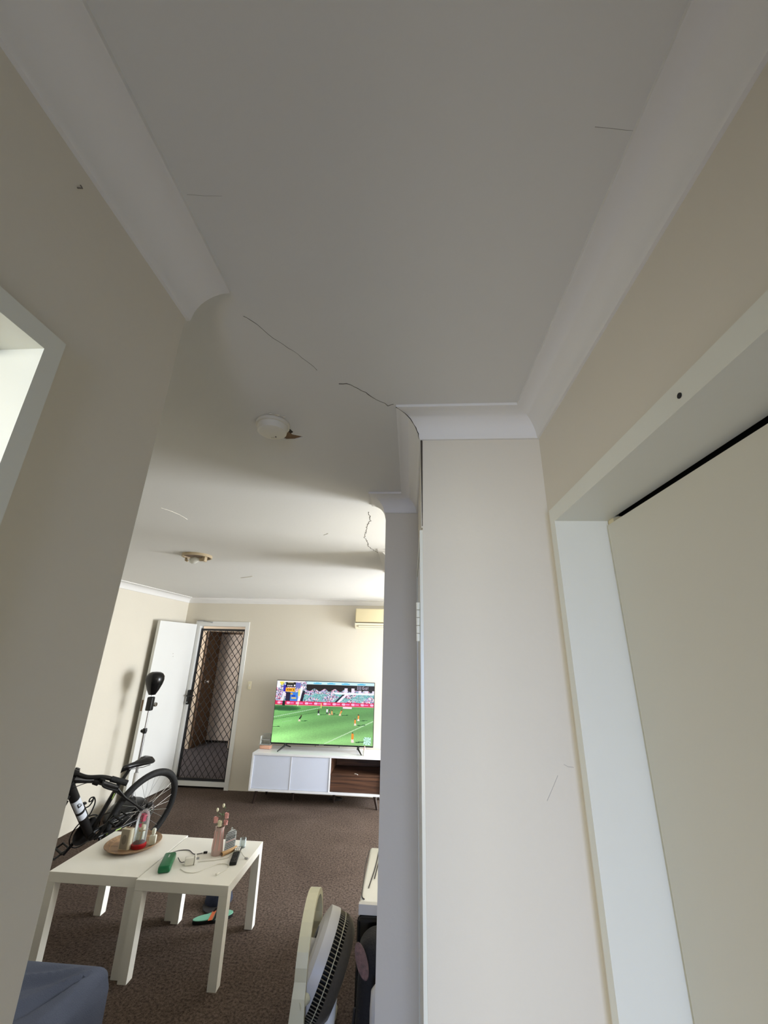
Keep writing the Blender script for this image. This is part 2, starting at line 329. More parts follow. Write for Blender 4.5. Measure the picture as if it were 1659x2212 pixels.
sweep('trim_3', [(XL, YA), (XL, YB), (XE, YB), (XE, 3.58)], -1, 'white cove cornice along the far living room walls')
sweep('trim_4', [(.45, 2.76), (-.16, 2.76), (-.16, 3.50), (.45, 3.50)][::-1], -1, 'cornice around the kitchen wall end')
# open crack along the cornice mitre and down the pillar corner
r = CV-.008
mit = [(XP-(CV-r*math.cos(a))-.0005, YP-(CV-r*math.cos(a))-.0005, ZB+r*math.sin(a)-.0005) for a in [PI/2*i/12 for i in range(13)]]
MB().tube([(a+random.uniform(-.0012, .0012), b, c) for a, b, c in mit], [.0009*random.uniform(.4, 1.6) for _ in mit], 5).obj('crack', M['crack'], tr2)
ps = [(XP-.001, YP-.0002+random.uniform(-.0006, .0006), ZB-.27*i/14) for i in range(15)]
MB().tube(ps, [.0032*(1-i/20) for i in range(15)], 5).obj('crack', M['crack'], pillar)
MB().box(XP-.0035, XP+.002, YP+.001, YP+.02, 2.05, ZB).obj('plaster_bead', M['wall'], pillar)
for a in ([(.299, 1.422), (.31, 1.44), (.328, 1.471)], [(.344, 1.493), (.352, 1.489), (.365, 1.488)]):
    MB().tube([(x, YP-.0001, z) for x, z in a], .0005, 5).obj('scuff_mark', M['scuff'], pillar)
MB().tube([(XA+.0005, .316, 2.288), (XA+.004, .319, 2.292), (XA+.0005, .3185, 2.297)], .0009, 5).obj('cobweb_speck', M['oval'], wall_hl)

# --- frame of the left doorway
fr = MB(); fr.box(XA-T_-.01, XA+.014, LY1-.004, LY1+.0175, 0, LZ+.0215).box(XA-T_-.01, XA+.014, LY0-.02, LY0+.004, 0, LZ+.0215).box(XA-T_-.01, XA+.014, LY0+.004, LY1-.004, LZ-.004, LZ+.0215)
d1 = struct('door_1', fr, M['trim'], 'white timber frame of the doorway on the left')
MB().box(XA-T_, XA-.055, LY1-.016, LY1-.004, 0, LZ-.016).obj('door_stop', M['trim'], d1)
MB().box(XA-T_, XA-.055, LY0, LY1-.004, LZ-.016, LZ-.004).obj('door_stop', M['trim'], d1)
# --- cupboard with sliding door on the right
fr = MB(); fr.box(XR-.012, XR+.118, RY1-.004, RY1+.027, 0, RZ1+.034).box(XR-.012, XR+.118, RY0, RY1-.004, RZ1-.004, RZ1+.034)
d2 = struct('door_2', fr, M['trim'], 'white cupboard frame with a wide sliding door')
sl = MB().box(XR+.112, XR+.135, RY0, RY1-.012, 0.02, RZ1-.018).obj('sliding_panel', M['slide'], d2)
MB().box(XR+.119, XR+.16, RY1-.03, RY1+.02, 0, RZ1).obj('panel_edge_strip', M['beigep'], d2)
MB().box(XR+.15, XR+.18, RY0, RY1, RZ1-.03, RZ1+.03).obj('gap_shade_strip', M['void'], d2)  # near-black strip painted as the unlit cupboard interior behind the top gap
MB().lathe([(.0042, 0), (.0042, .001)], 10, aim((XR-.0122, .475, 2.062), (-1, 0, 0))).obj('screw_hole', M['ink'], d2)
# --- closed door in the left side of the pillar: lip, leaf, hinge
d3 = struct('door_3', MB().box(XP-.008, XP+.02, YP+.008, YP+.03, 0, 2.045).box(XP-.008, XP+.02, YP+.03, YP2-.06, 2.02, 2.045).box(XP-.008, XP+.02, YP2-.06, YP2-.03, 0, 2.045), M['trim'], 'white frame of the narrow door beside the pillar')
MB().box(XP-.004, XP+.02, YP+.032, YP2-.06, .01, 2.015).obj('door_leaf', M['doorw'], d3)
for zc in (1.80, .30):
    hg = MB()
    for i in range(5): hg.tube([(XP-.013, YP+.033, zc-.05+i*.02+.0008), (XP-.013, YP+.033, zc-.05+i*.02+.0192)], .0055, 10)
    hg.obj('hinge', M['trim'], d3)

# --- front doorway: frame, sill
fx = MB(); fx.box(DX0-.03, DX0+.035, YB-.012, YB+.1, 0, DZ+.03).box(DX1-.03, DX1+.025, YB-.012, YB+.1, 0, DZ+.03).box(DX0+.035, DX1-.03, YB-.012, YB+.1, DZ-.035, DZ+.03)
fd = struct('door_4', fx, M['doorw'], 'white frame of the front doorway')
MB().box(DX0+.035, DX1-.03, YB+.01, YB+.09, .025, .075).obj('door_sill', M['doorw'], fd)
MB().box(DX0+.035, DX1-.03, YB+.03, YB+.08, 0, .025).obj('sill_shadow_gap', M['void'], fd)  # near-black block, the shadow under the sill given as colour
ct = MB().box(DX0-.01, DX0+.09, YB-.03, YB-.012, DZ+.03, DZ+.042).tube([(DX0+.08, YB-.03, DZ+.03), (DX0+.22, YB-.03, DZ+.018)], .006, 6)
ct.ball((DX0+.215, YB-.03, DZ+.018), .012); ct.obj('door_closer_arm', M['steel'], fd)
MB().box(DX1-.028, DX1-.012, YB-.016, YB-.012, 1.12, 1.22).obj('strike_plate', M['steel'], fd)
# open white front door
ang = math.atan2(4.985-(YB-.02), -3.182-(DX0-.008)); LW = math.hypot(4.985-(YB-.02), -3.182-(DX0-.008))
dr = thing('front_door', 'white flush front door standing open against the left wall', 'door', (DX0-.008, YB-.02, 0), ang)
MB().box(0, LW, -.037, 0, .012, 2.02).obj('door_leaf', M['doorw'], dr)
kn = MB().lathe([(.026, 0), (.026, .006), (.012, .01), (.011, .035), (.024, .045), (.028, .06), (.022, .072), (1e-6, .076)], 16, T(LW-.125, 0, 1.04) @ RX(-PI/2)); kn.obj('knob', M['chrome'], dr)
kn = MB().lathe([(.024, 0), (.024, .006), (.012, .01), (.011, .03), (.022, .04), (.02, .058), (1e-6, .06)], 16, T(LW-.125, -.037, 1.04) @ RX(PI/2)); kn.obj('knob', M['chrome'], dr)
MB().box(LW-.001, LW+.002, -.03, -.008, .98, 1.1).obj('latch_plate', M['socket'], dr)
for px_, pz in ((.40, 1.62), (.39, 1.585)): MB().lathe([(.006, 0), (.006, .001)], 8, T(px_, .0002, pz) @ RX(-PI/2)).obj('screw_mark', M['scuff'], dr)
# security screen door
GX0, GX1, GZ0, GZ1, GY = DX0+.037, DX1-.032, .077, 1.965, YB+.05
sd = thing('security_screen_door', 'dark framed security screen door with diamond grille', 'door', ((GX0+GX1)/2, GY, .075))
cx = (GX0+GX1)/2
def gbox(x0, x1, z0, z1, d=.015): return MB().box(x0-cx, x1-cx, -d, d, z0-.075, z1-.075)
gbox(GX0, GX0+.022, GZ0, GZ1).obj('stile', M['grille'], sd); gbox(GX1-.03, GX1, GZ0, GZ1).obj('stile', M['grille'], sd)
gbox(GX0+.022, GX1-.03, GZ0, GZ0+.03).obj('rail', M['grille'], sd); gbox(GX0+.022, GX1-.03, GZ1-.028, GZ1).obj('rail', M['grille'], sd)
gx0, gx1, gz0, gz1 = GX0+.022-cx, GX1-.03-cx, GZ0+.03-.075, GZ1-.028-.075
pw, phh = .086, .116; wd = gx1-gx0; ht = gz1-gz0; slope = phh/pw
for sgn in (1, -1):
    n0 = int((ht+wd*slope)/phh)+2
    for i in range(-1, n0):
        # line z = c + sgn*slope*(x-gx0)
        c = gz0 + i*phh - (wd*slope if sgn > 0 else 0)
        xs = []
        for zz in (gz0, gz1): xs.append(gx0 + (zz-c)/(sgn*slope))
        xa, xb = max(gx0, min(xs)), min(gx1, max(xs))
        if xb-xa < .01: continue
        za, zb_ = c+sgn*slope*(xa-gx0), c+sgn*slope*(xb-gx0)
        MB().tube([(xa, .003*sgn, za), (xb, .003*sgn, zb_)], .0042, 5).obj('grille_bar', M['grille'], sd)
hd = MB().rbox(-.018, .018, -.068, 0, -.09, .09, .004, 2, T(GX0+.008-cx, -.016, 1.06-.075)); hd = hd.obj('lock_plate', M['black'], sd)
MB().tube([(GX0+.008-cx, -.08, 1.08-.075), (GX0+.008-cx, -.115, 1.08-.075), (GX0+.03-cx, -.118, 1.08-.075), (GX0+.105-cx, -.118, 1.083-.075)], [.011, .011, .01, .008], 8).obj('lever', M['black'], hd)
MB().lathe([(.008, 0), (.008, .004)], 10, T(GX0+.006-cx, -.084, .998-.075) @ RX(PI/2)).obj('keyhole', M['steel'], hd)

# --- landing behind the screen door
LYB = 8.3
struct('floor_landing', MB().box(-5.2, -1.2, YB+.1, LYB, -.06, 0), M['landf'], 'dark grey floor of the landing outside')
wall('wall_landing', [(-5.2, -1.2, LYB, LYB+.1, 0, H), (-5.1, -3.94, LYB-.6, LYB, 0, H), (-3.22, -1.3, LYB-.6, LYB, 0, H), (-3.94, -3.22, LYB-.6, LYB, 2.0, H), (-5.2, -5.1, YB+.11, LYB, 0, H), (-1.3, -1.2, YB+.11, LYB, 0, H)], 'beige wall of the landing outside the front door', M['landw'])
struct('ceiling_landing', MB().box(-5.2, -1.2, YB+.11, LYB, H, H+.05), M['landw'], 'ceiling of the landing')
nd = struct('door_5', MB().box(-3.94, -3.90, LYB-.57, LYB-.03, 0, 2.0).box(-3.94, -3.22, LYB-.03, LYB, 1.96, 2.0), M['brown'], 'brown reveal and door across the landing')
MB().box(-3.90, -3.22, LYB-.03, LYB, .035, 1.96).obj('door_leaf', M['landd'], nd)
MB().box(-3.90, -3.22, LYB-.035, LYB, 0, .035).obj('sill_gap', M['void'], nd)
MB().lathe([(.02, 0), (.02, .008)], 12, T(-3.90, LYB-.40, 1.49) @ RY(PI/2)).obj('peephole', M['ink'], nd)
kk = MB().lathe([(.03, 0), (.03, .008), (.014, .012), (.014, .04), (.03, .05), (.028, .075), (1e-6, .08)], 14, T(-3.90, LYB-.45, 1.09) @ RY(PI/2)); kk.obj('knob', M['chrome'], nd)
MB().lathe([(.012, 0), (.012, .004)], 10, T(-3.62, LYB-.03, 1.55) @ RX(PI/2)).obj('number_screw', M['brown'], nd)

# ================================================================== OBJECTS
# --- light switch, air conditioner
sw = thing('light_switch', 'cream light switch on the back wall beside the front doorway', 'switch', (-2.21, YB, 1.23))
MB().rbox(-.024, .024, -.008, 0, -.05, .05, .003, 2).obj('plate', M['beige2'], sw); MB().box(-.006, .006, -.012, -.008, -.012, .012).obj('rocker', M['white'], sw)
ac = thing('air_conditioner', 'cream split air conditioner high on the back wall', 'air conditioner', (-.765, YB, 2.0))
MB().rbox(0, .82, -.20, 0, .085, .265, .014, 3).obj('front_cover', M['beigep'], ac)
MB().box(.008, .812, -.185, 0, .07, .085).obj('dark_seam', M['slat'], ac)
lb = MB().prism([(-.20, .07), (0, .07), (0, 0), (-.13, 0), (-.19, .03)], .0, .82, Matrix(((0, 0, 1, 0), (1, 0, 0, 0), (0, 1, 0, 0), (0, 0, 0, 1)))); lb.obj('lower_body', M['beige2'], ac)
MB().box(.05, .77, -.205, -.12, .012, .032, T(0, -.0, .006) @ RX(-.0)).obj('louvre', M['beige2'], ac)
MB().box(.045, .775, -.2052, -.19, .036, .039).box(.045, .775, -.2052, -.19, .014, .0165).obj('louvre_gap', M['slat'], ac)

# --- smoke alarm
sa = thing('smoke_alarm', 'white round smoke alarm on the ceiling beside the torn hole', 'smoke alarm', (-.438, 1.062, H))
MB().lathe([(.040, -.034), (.0445, -.031), (.047, -.016), (.047, -.012)], 36).obj('cover', M['alarm'], sa)
MB().lathe([(.047, -.0115), (.052, -.010), (.0525, -.001)], 36).obj('base_plate', M['alarm'], sa)
MB().lathe([(.0022, -.0345), (.0022, -.033)], 8, T(.005, .022, -.0004)).obj('test_light', M['ink'], sa)
for k in range(3): MB().box(-.012+k*.007, -.008+k*.007, .026, .028, -.0345, -.033).obj('vent_slot', M['scuff'], sa)
for k, (a, b) in enumerate(((.01, -.058), (.03, -.05), (.045, -.04))): MB().tube([(a-.006, b, -.001), (a, b-.004, -.003), (a+.006, b, -.001)], .002, 5).obj('paint_flake', M['alarm'], sa)
# --- ceiling light without its shade
cl = thing('ceiling_light', 'round cream ceiling light fitting with bare bulb and no shade', 'ceiling light', (-1.68, 2.93, H))
ring = [(.101, 0), (.110, 0), (.111, -.019), (.105, -.021), (.101, -.019)]
MB().lathe(ring + ring[:1], 40).obj('ring', M['lightring'], cl)
MB().lathe([(.1, -.006), (.1, -.002)], 32).obj('back_plate', M['socket'], cl)
MB().tube([(.075, .0, -.03), (.03, 0, -.034)], .016, 14).obj('lamp_holder', M['lightring'], cl)
MB().box(.055, .075, -.02, .02, -.05, -.004).obj('holder_bracket', M['lightring'], cl)
bmx = aim((.032, 0, -.034), (-1, 0, -.12))
bl = MB().lathe([(.013, 0), (.013, .012), (.018, .02), (.028, .04), (.03, .055), (.027, .07), (.018, .082), (1e-6, .087)], 20, bmx); bl.obj('bulb', M['bulb'], cl)
MB().tube([(-.085, .0, -.02), (-.085, .0, -.04), (-.07, 0, -.046)], .01, 8).obj('shade_clip', M['lightring'], cl)
MB().tube([(.02, .05, -.01), (.0, .06, -.02), (-.03, .05, -.012)], .003, 6).obj('wire', M['plug'], cl)

# --- TV bench
tb = thing('tv_bench', 'white television bench with walnut interior on splayed dark legs', 'tv stand', (-1.12, 5.32, 0))
bx0, bx1, bz0, bz1, bd = -.785, .785, .135, .525, .40; t_ = .022
def lb(x0, x1, y0, y1, z0, z1, n, m, p=tb): return MB().box(x0, x1, y0, y1, z0, z1).obj(n, m, p)
lb(bx0, bx1, 0, bd, bz1-t_, bz1, 'top_panel', M['whitebl']); lb(bx0, bx1, 0, bd, bz0, bz0+t_, 'bottom_panel', M['whitebl'])
lb(bx0, bx0+t_, 0, bd, bz0+t_, bz1-t_, 'side_panel', M['whitebl']); lb(bx1-t_, bx1, 0, bd, bz0+t_, bz1-t_, 'side_panel', M['whitebl'])
lb(.155, .175, .012, bd, bz0+t_, bz1-t_, 'divider', M['whitebl']); lb(bx0+t_, bx1-t_, bd-.012, bd, bz0+t_, bz1-t_, 'back_panel', M['walnut'])
for a, b in ((bx0+t_+.002, -.305), (-.298, .160)):
    lb(a, b, .008, .026, bz0+t_+.003, bz1-t_-.003, 'door', M['doorbl'])
lb(-.304, -.299, .004, .02, bz0+t_+.003, bz1-t_-.003, 'door_edge_strip', M['whitebl']); lb(.160, .168, .002, .03, bz0+t_, bz1-t_, 'door_edge_strip', M['whitebl'])
lb(.176, bx1-t_, .012, bd-.012, .325, .343, 'shelf', M['walnut']); lb(.18, bx1-t_-.002, .018, .036, bz0+t_+.002, .322, 'drawer_front', M['walnut'])
lb(.176, .182, .02, bd-.012, .343, bz1-t_, 'inner_side', M['walnut'])
for (lx, ly, sx, sy) in ((-.70, .05, -.03, -.005), (.70, .05, .035, -.015), (-.66, .34, -.02, .02), (.70, .34, .03, .02), (-.3, .20, 0, 0), (.2, .20, 0, 0)):
    MB().tube([(lx, ly, bz0), (lx+sx, ly+sy, 0)], [.021, .013], 10).obj('leg', M['darkleg'], tb)
MB().tube([(.21+.05*math.sin(a)*1.6, .28+.05*math.cos(a), .012+.004*a/6) for a in [i*.4 for i in range(24)]], .005, 6).obj('power_cable', M['black'], None)
tag(bpy.data.objects[-1] if False else COL.objects[-1], 'coiled black power cable on the carpet under the television bench', 'cable'); COL.objects[-1].location = (-1.12, 5.32, 0)
nk = MB().tube([(0, 0, 0), (.02, .004, .002), (.05, .0, .0)], .004, 6); nk = nk.obj('cable_clip', M['plug']); nk.location = (-.66, 5.345, .3475); nk.rotation_euler = (0, 0, -.6); tag(nk, 'small white clip on the open walnut shelf edge', 'clip')
nk = MB().prism([(0, 0), (.03, -.012), (.035, 0), (.012, .012), (.03, .034), (.018, .038), (0, .012)], 0, .006, RX(PI/2)).obj('white_tag', M['plug']); nk.location = (-.70, 5.701, .44); tag(nk, 'small white paper tag on the dark back of the walnut compartment', 'tag')

# --- television
tv = thing('television', 'large flat television on the bench showing a football match', 'television', (-1.108, 5.50, .525))
TW, TH, tz = .645, .735, .066
MB().rbox(-TW, TW, -.004, .03, tz, tz+TH, .003, 2).obj('bezel', M['black'], tv)
MB().rbox(-.5, .5, .03, .06, tz+.05, tz+.45, .012, 2).obj('rear_housing', M['black'], tv)
def draw_screen():
    W_, H_ = 256, 144; rg = np.random.default_rng(7)
    img = np.zeros((H_, W_, 3)); V, U = np.mgrid[0:H_, 0:W_]; u = (U+.5)/W_; v = (V+.5)/H_
    # grass
    g = np.clip((v-.39)/.61, 0, 1)[..., None]; img[:] = np.array((92, 150, 84))*(1-g) + np.array((140, 194, 120))*g
    bands = np.sin((u*1.0+v*3.2)*9)*.06 + rg.normal(0, .03, (H_, W_)); img *= (1+bands)[..., None]
    lit = np.exp(-((u-.08)/.25)**2)*.18 + np.exp(-((v-.96)/.1)**2)*.1; img = img*(1+lit[..., None])
    def rect(a, b, c, d, col): img[(u >= a) & (u < b) & (v >= c) & (v < d)] = col
    def line(a, b, c, d, wd, col, op=1.0):
        t = np.clip(((u-a)*(c-a)+(v-b)*(d-b))/((c-a)**2+(d-b)**2), 0, 1)
        m = np.hypot((u-a-t*(c-a))*1.75, v-b-t*(d-b)) < wd; img[m] = img[m]*(1-op)+np.array(col)*op
    def ell(a, b, ra, rb, col, op=1.0):
        m = ((u-a)/ra)**2+((v-b)/rb)**2 < 1; img[m] = img[m]*(1-op)+np.array(col)*op
    for k in range(4): ell(.1, .45+.003*k, .17-.02*k, .05-.009*k, (24, 70, 40), .35)
    line(0, .6, .47, .425, .006, (190, 228, 190), .8); line(0, .635, .44, .5, .004, (60, 110, 60), .8); line(.09, .68, .19, .64, .004, (170, 214, 160), .7)
    line(.53, .99, .995, .62, .007, (206, 236, 196), .9); line(.0, .755, .07, .75, .005, (40, 90, 46), .9)
    # stand
    st = v < .345; cr = rg.random((H_, W_, 1)); pal = np.array([(250, 246, 252), (226, 190, 230), (120, 180, 190), (90, 120, 150), (240, 210, 214), (150, 190, 200), (60, 50, 80), (220, 110, 150), (170, 160, 220)])
    idx = rg.integers(0, len(pal), (H_//2, W_//2)); crowd = np.repeat(np.repeat(pal[idx], 2, 0), 2, 1); img[st] = crowd[st]
    seats = st & (v > .2) & (((U+V) % 4) < 3) & ((np.sin(u*31)+np.sin(v*40+u*12)) > -.1) & (u > .28); img[seats] = np.array((112, 190, 188))
    img[(v < .14+.02*np.sin(u*60)) & (u > .31)] = (22, 18, 24)
    img[(v < .2) & (u > .66) & (v > .1) & (np.sin(u*90) > .2)] = (236, 228, 246)
    m = (v < .052) & (u > .31); img[m] = (206, 240, 248); 
    for a in (.42, .56, .71, .87): ell(a, .03, .045, .014, (96, 196, 232))
    m = (v > .19) & (v < .345) & (np.abs(u-(.70-(v-.19)*.6)) < .012); img[m] = (24, 20, 50)
    m = (v > .19) & (v < .345) & (np.abs(u-(.725-(v-.19)*.6)) < .014); img[m] = (246, 236, 250)
    rect(.60, 1.0, .172, .2, (240, 250, 250))
    rect(0, .28, .0, .022, (252, 250, 252)); rect(0.0, .04, .02, .12, (246, 244, 250))
    rect(.03, .072, .015, .03, (244, 230, 110)); img[(np.abs(u-.05) < (.085-v)*.42) & (v > .02) & (v < .085)] = (240, 226, 90)
    rect(.072, .1, .07, .2, (40, 30, 180)); rect(.095, .195, .02, .105, (14, 12, 14)); rect(.11, .17, .03, .036, (240, 226, 180))
    for k in range(3): rect(.108+.02*k, .122+.02*k, .068, .088, (230, 230, 230))
    rect(.176, .19, .062, .09, (250, 250, 250))
    rect(.093, .192, .118, .18, (244, 170, 30))
    for k in range(3): rect(.11+.018*k, .122+.018*k, .14, .158, (120, 70, 20))
    rect(.172, .182, .138, .162, (120, 70, 20))
    rect(.195, .245, .03, .12, (110, 116, 190)); rect(.1, .15, .19, .34, (26, 20, 60)); rect(.15, .225, .19, .33, (60, 130, 220)); rect(.15, .17, .2, .23, (230, 180, 70)); rect(.16, .21, .27, .3, (220, 190, 120)); rect(.165, .2, .235, .265, (20, 60, 190))
    m = (v > .09) & (v < .345) & (np.abs(u-(.262-(v-.1)*.1)) < .012); img[m] = (248, 244, 250)
    m = (v > .16) & (v < .345) & (np.abs(u-(.29-(v-.1)*.1)) < .014); img[m] = (30, 24, 50)
    m = (v > .18) & (v < .345) & (np.abs(u-(.082-(v-.2)*.1)) < .012); img[m] = (235, 230, 240); rect(.225, .245, .14, .25, (240, 226, 120))
    # advertising boards
    rect(0, 1, .335, .395, (222, 40, 92)); rect(0, 1, .395, .402, (226, 190, 160))
    for k in range(11):
        a = .04+k*.094; ell(a, .364, .018, .02, (250, 190, 226)); rect(a+.022, a+.058, .352, .376, (246, 130, 200))
    rect(.075, .1, .33, .41, (20, 20, 30)); rect(.69, .78, .405, .43, (250, 224, 240))
    line(.235, .35, .235, .41, .008, (250, 236, 200)); line(.473, .36, .473, .43, .009, (244, 224, 120))
    def player(a, b, s, top, legs, lean=0):
        line(a+s*.4, b+s*.75, a+s*1.5, b+s*.6, .007*s/.05*.6, (34, 90, 44)); line(a-.004, b+s*.7, a+lean*.3, b+.1*s, .009*s/.06, legs); line(a+.008, b+s*.7, a+lean*.3, b+.1*s, .009*s/.06, legs)
        line(a+lean*.3, b+.1*s, a+lean, b-s*.45, .014*s/.06, top); ell(a+lean*1.2, b-s*.75, .006, .011, (90, 60, 40))
    player(.26, .61, .055, (20, 26, 24), (240, 220, 200), .015); player(.45, .505, .05, (30, 40, 50), (230, 240, 230)); player(.535, .48, .055, (240, 244, 246), (60, 60, 66))
    player(.56, .5, .05, (110, 90, 110), (240, 190, 170)); player(.585, .5, .045, (244, 180, 110), (240, 160, 120)); player(.665, .5, .055, (236, 160, 80), (250, 210, 180), .015); player(.85, .57, .06, (240, 160, 70), (250, 236, 226)); player(.82, .64, .065, (238, 150, 60), (250, 226, 210)); player(.80, .88, .095, (240, 150, 50), (252, 230, 220))
    # station marks
    G = ["011110", "100000", "100000", "100110", "100010", "100010", "011110"]; O = ["000000", "000000", "011110", "100010", "100010", "100010", "011110"]; E_ = ["1", "1", "1", "1", "1", "0", "1"]
    rect(.80, 1.0, .052, .135, (20, 17, 24))
    X0, Y0 = int(.832*W_), int(.056*H_)
    for r_i in range(3):
        for c_i in range(3): img[Y0+1+r_i*3:Y0+3+r_i*3, X0+c_i*4:X0+2+c_i*4] = (200, 190, 215)
    X = X0+13
    for gl in (G, O, E_):
        for j, row in enumerate(gl):
            for i, ch in enumerate(row):
                if ch == '1': img[Y0+j+1, X+i:X+i+1] = (214, 204, 226)
        X += len(gl[0])+1
    em = (np.abs(u-.945) < .034) & (np.abs(v-.925) < .06); th = np.arctan2((v-.925)/1.75, u-.945); img[em] = (206, 246, 232)
    rr = np.hypot(u-.945, (v-.925)/1.75); img[em & (np.abs(np.sin(4*th+.4)) < .28) & (rr > .008)] = (86, 160, 84)
    return np.clip(img, 0, 255)
img = draw_screen(); Hn, Wn = img.shape[:2]
sx0, sx1, sz0, sz1 = -TW+.006, TW-.006, tz+.017, tz+TH-.006
xs = np.linspace(sx0, sx1, Wn+1); zs = np.linspace(sz1, sz0, Hn+1)
gx, gz = np.meshgrid(xs, zs); vv = np.stack([gx.ravel(), np.full(gx.size, -.0052), gz.ravel()], 1)
i0 = (np.arange(Hn)[:, None]*(Wn+1)+np.arange(Wn)[None]).ravel(); ff = np.stack([i0, i0+Wn+1, i0+Wn+2, i0+1], 1)
me = bpy.data.meshes.new('screen'); me.from_pydata(vv.tolist(), [], ff.tolist())
ca = me.color_attributes.new('picture', 'FLOAT_COLOR', 'CORNER'); c01 = img.reshape(-1, 3)/255; cl_ = np.where(c01 <= .04045, c01/12.92, ((c01+.055)/1.055)**2.4)
ca.data.foreach_set('color', np.repeat(np.concatenate([cl_, np.ones((len(cl_), 1))], 1), 4, 0).astype(np.float32).ravel())
sm = bpy.data.materials.new('lit_screen'); sm.use_nodes = True; nt = sm.node_tree; b = nt.nodes['Principled BSDF']
at = nt.nodes.new('ShaderNodeVertexColor'); at.layer_name = 'picture'; nt.links.new(at.outputs[0], b.inputs['Emission Color']); b.inputs['Emission Strength'].default_value = 1.05; b.inputs['Base Color'].default_value = (.01, .01, .01, 1); b.inputs['Roughness'].default_value = .35
me.materials.append(sm); so = bpy.data.objects.new('screen', me); COL.objects.link(so); so.parent = tv
for x in (-.46, .46):
    s_ = 1 if x > 0 else -1
    ft = MB()
    ft.tube([(x, .01, tz+.01), (x-.02*-s_*0, -.02, tz-.015), (x+s_*.055, -.115, .009)], [.016, .012, .007], 8)
    ft.tube([(x, .015, tz-.002), (x, .05, tz-.02), (x-s_*.03, .15, .009)], [.014, .011, .007], 8); ft.obj('foot', M['black'], tv)
for x in (-.08, .22): MB().box(x, x+.004, -.002, .01, tz-.014, tz+.002).obj('sensor_tab', M['black'], tv)
MB().box(-.03, .03, -.0065, -.005, tz+.004, tz+.011).obj('maker_mark', M['steel'], tv)
# --- things on the TV bench
ab = thing('acrylic_box', 'clear acrylic organiser stacked on peach tissue at the bench end', 'box', (-1.83, 5.55, .525))
MB().rbox(-.065, .075, -.045, .045, 0, .045, .012, 2).obj('tissue_pack', M['pinkbox'], ab)
MB().box(-.07, .08, -.05, .05, .047, .052).box(-.05, .07, -.045, .045, .10, .104).box(-.06, -.057, -.045, .045, .052, .145).box(.066, .069, -.045, .045, .052, .165).box(-.06, .07, .042, .045, .052, .165).obj('clear_tray', M['dust'], ab)
wb = thing('white_bottle', 'small white dropper bottle in front of the television', 'bottle', (-.557, 5.40, .525))
MB().lathe([(.017, 0), (.019, .003), (.019, .052), (.012, .06)], 16).obj('bottle_body', M['plug'], wb); MB().lathe([(.011, .06), (.013, .062), (.012, .078), (.006, .085), (.004, .1), (1e-6, .102)], 14).obj('nozzle', M['pinkp'], wb)

# --- two white side tables
def side_table(x, y, lab):
    t = thing('side_table', lab, 'table', (x, y, 0), 0, 'white side tables pushed together')
    MB().rbox(-.2745, .2745, -.275, .275, .40, .45, .0015, 1).obj('table_top', M['white'], t)
    for a in (-1, 1):
        for b in (-1, 1): MB().box(a*.249-.025, a*.249+.025, b*.249-.025, b*.249+.025, 0, .40).obj('leg', M['white'], t)
    return t
side_table(-1.858, 3.035, 'white square side table carrying the wooden tray and glass dome')
side_table(-1.302, 3.010, 'white square side table carrying the pink vase and remote control')
TZ = .45
# tray
ty = thing('wooden_tray', 'round brown wooden tray on the white side table', 'tray', (-1.862, 3.118, TZ))
MB().lathe([(.10, 0), (.14, .004), (.168, .022), (.171, .024), (.168, .026), (.14, .010), (1e-6, .008)], 48).obj('dish', M['tray'], ty)
for rr in (.05, .085, .115, .135): MB().tube([(rr*math.cos(a), rr*math.sin(a), .0085+max(0, rr-.115)*.06) for a in [2*PI*i/40 for i in range(40)]], .0011, 5, closed=True).obj('carved_ring', M['pine'], ty)
TT = TZ+.0106
# card box
bx = thing('card_box', 'cream and grey upright card box with oval print on the tray', 'box', (-1.872, 3.045, TT), -.12)
MB().box(-.034, .034, -.016, .016, 0, .112).obj('carton', M['page'], bx); MB().box(-.031, .026, -.0172, -.016, .003, .109).obj('front_print', M['card'], bx)
MB().lathe([(1, 0), (1, .001)], 24, T(-.003, -.0172, .055) @ RX(PI/2) @ Matrix.Diagonal((.017, .026, 1, 1))).obj('oval_print', M['oval'], bx); MB().box(-.02, .015, .0, .015, .112, .114).obj('brown_flap', M['tray'], bx)
# rose dome
rd = thing('rose_dome', 'red rose under a clear glass dome with red base on the tray', 'ornament', (-1.802, 3.08, TT))
MB().lathe([(.044, 0), (.046, .003), (.046, .02), (.040, .026)], 28).obj('base', M['redbase'], rd)
MB().lathe([(.038, .026), (.039, .06), (.039, .155), (.036, .175), (.028, .192), (.015, .203), (1e-6, .206)], 28).obj('glass_dome', M['glass'], rd)
MB().tube([(0, 0, .026), (.003, .0, .08), (-.002, 0, .14)], .0022, 6).tube([(0, .004, .026), (.008, .006, .09), (.002, .003, .13)], .0012, 5).obj('stem', M['gold'], rd)
def rose(cx, cy, cz, R, n, m, par, nm='petal'):
    for i in range(n):
        a = i*2.4; q = R*(.25+.75*i/n)
        pm = T(cx, cy, cz) @ RZ(a) @ T(q*.55, 0, 0) @ RY(-.9+1.0*i/n)
        vs = []; fs = []
        for iy in range(4):
            for ix in range(4):
                X = (ix/3-.5)*R*1.1; Z = (iy/3-.3)*R*1.25; vs.append((-.5*(X*X)/R+.25*(Z*Z)/R, X*(1-.35*abs(iy/3-.6)), Z))
        for iy in range(3):
            for ix in range(3): k = iy*4+ix; fs.append((k, k+1, k+5, k+4))
        mb = MB().add(vs, fs, True, pm); mb.obj(nm, m, par)
rose(0, 0, .155, .029, 15, M['rose'], rd); MB().ball((0, 0, .155), .012).obj('bud', M['rose'], rd)
rose(-.01, -.005, .115, .014, 7, M['rose'], rd)
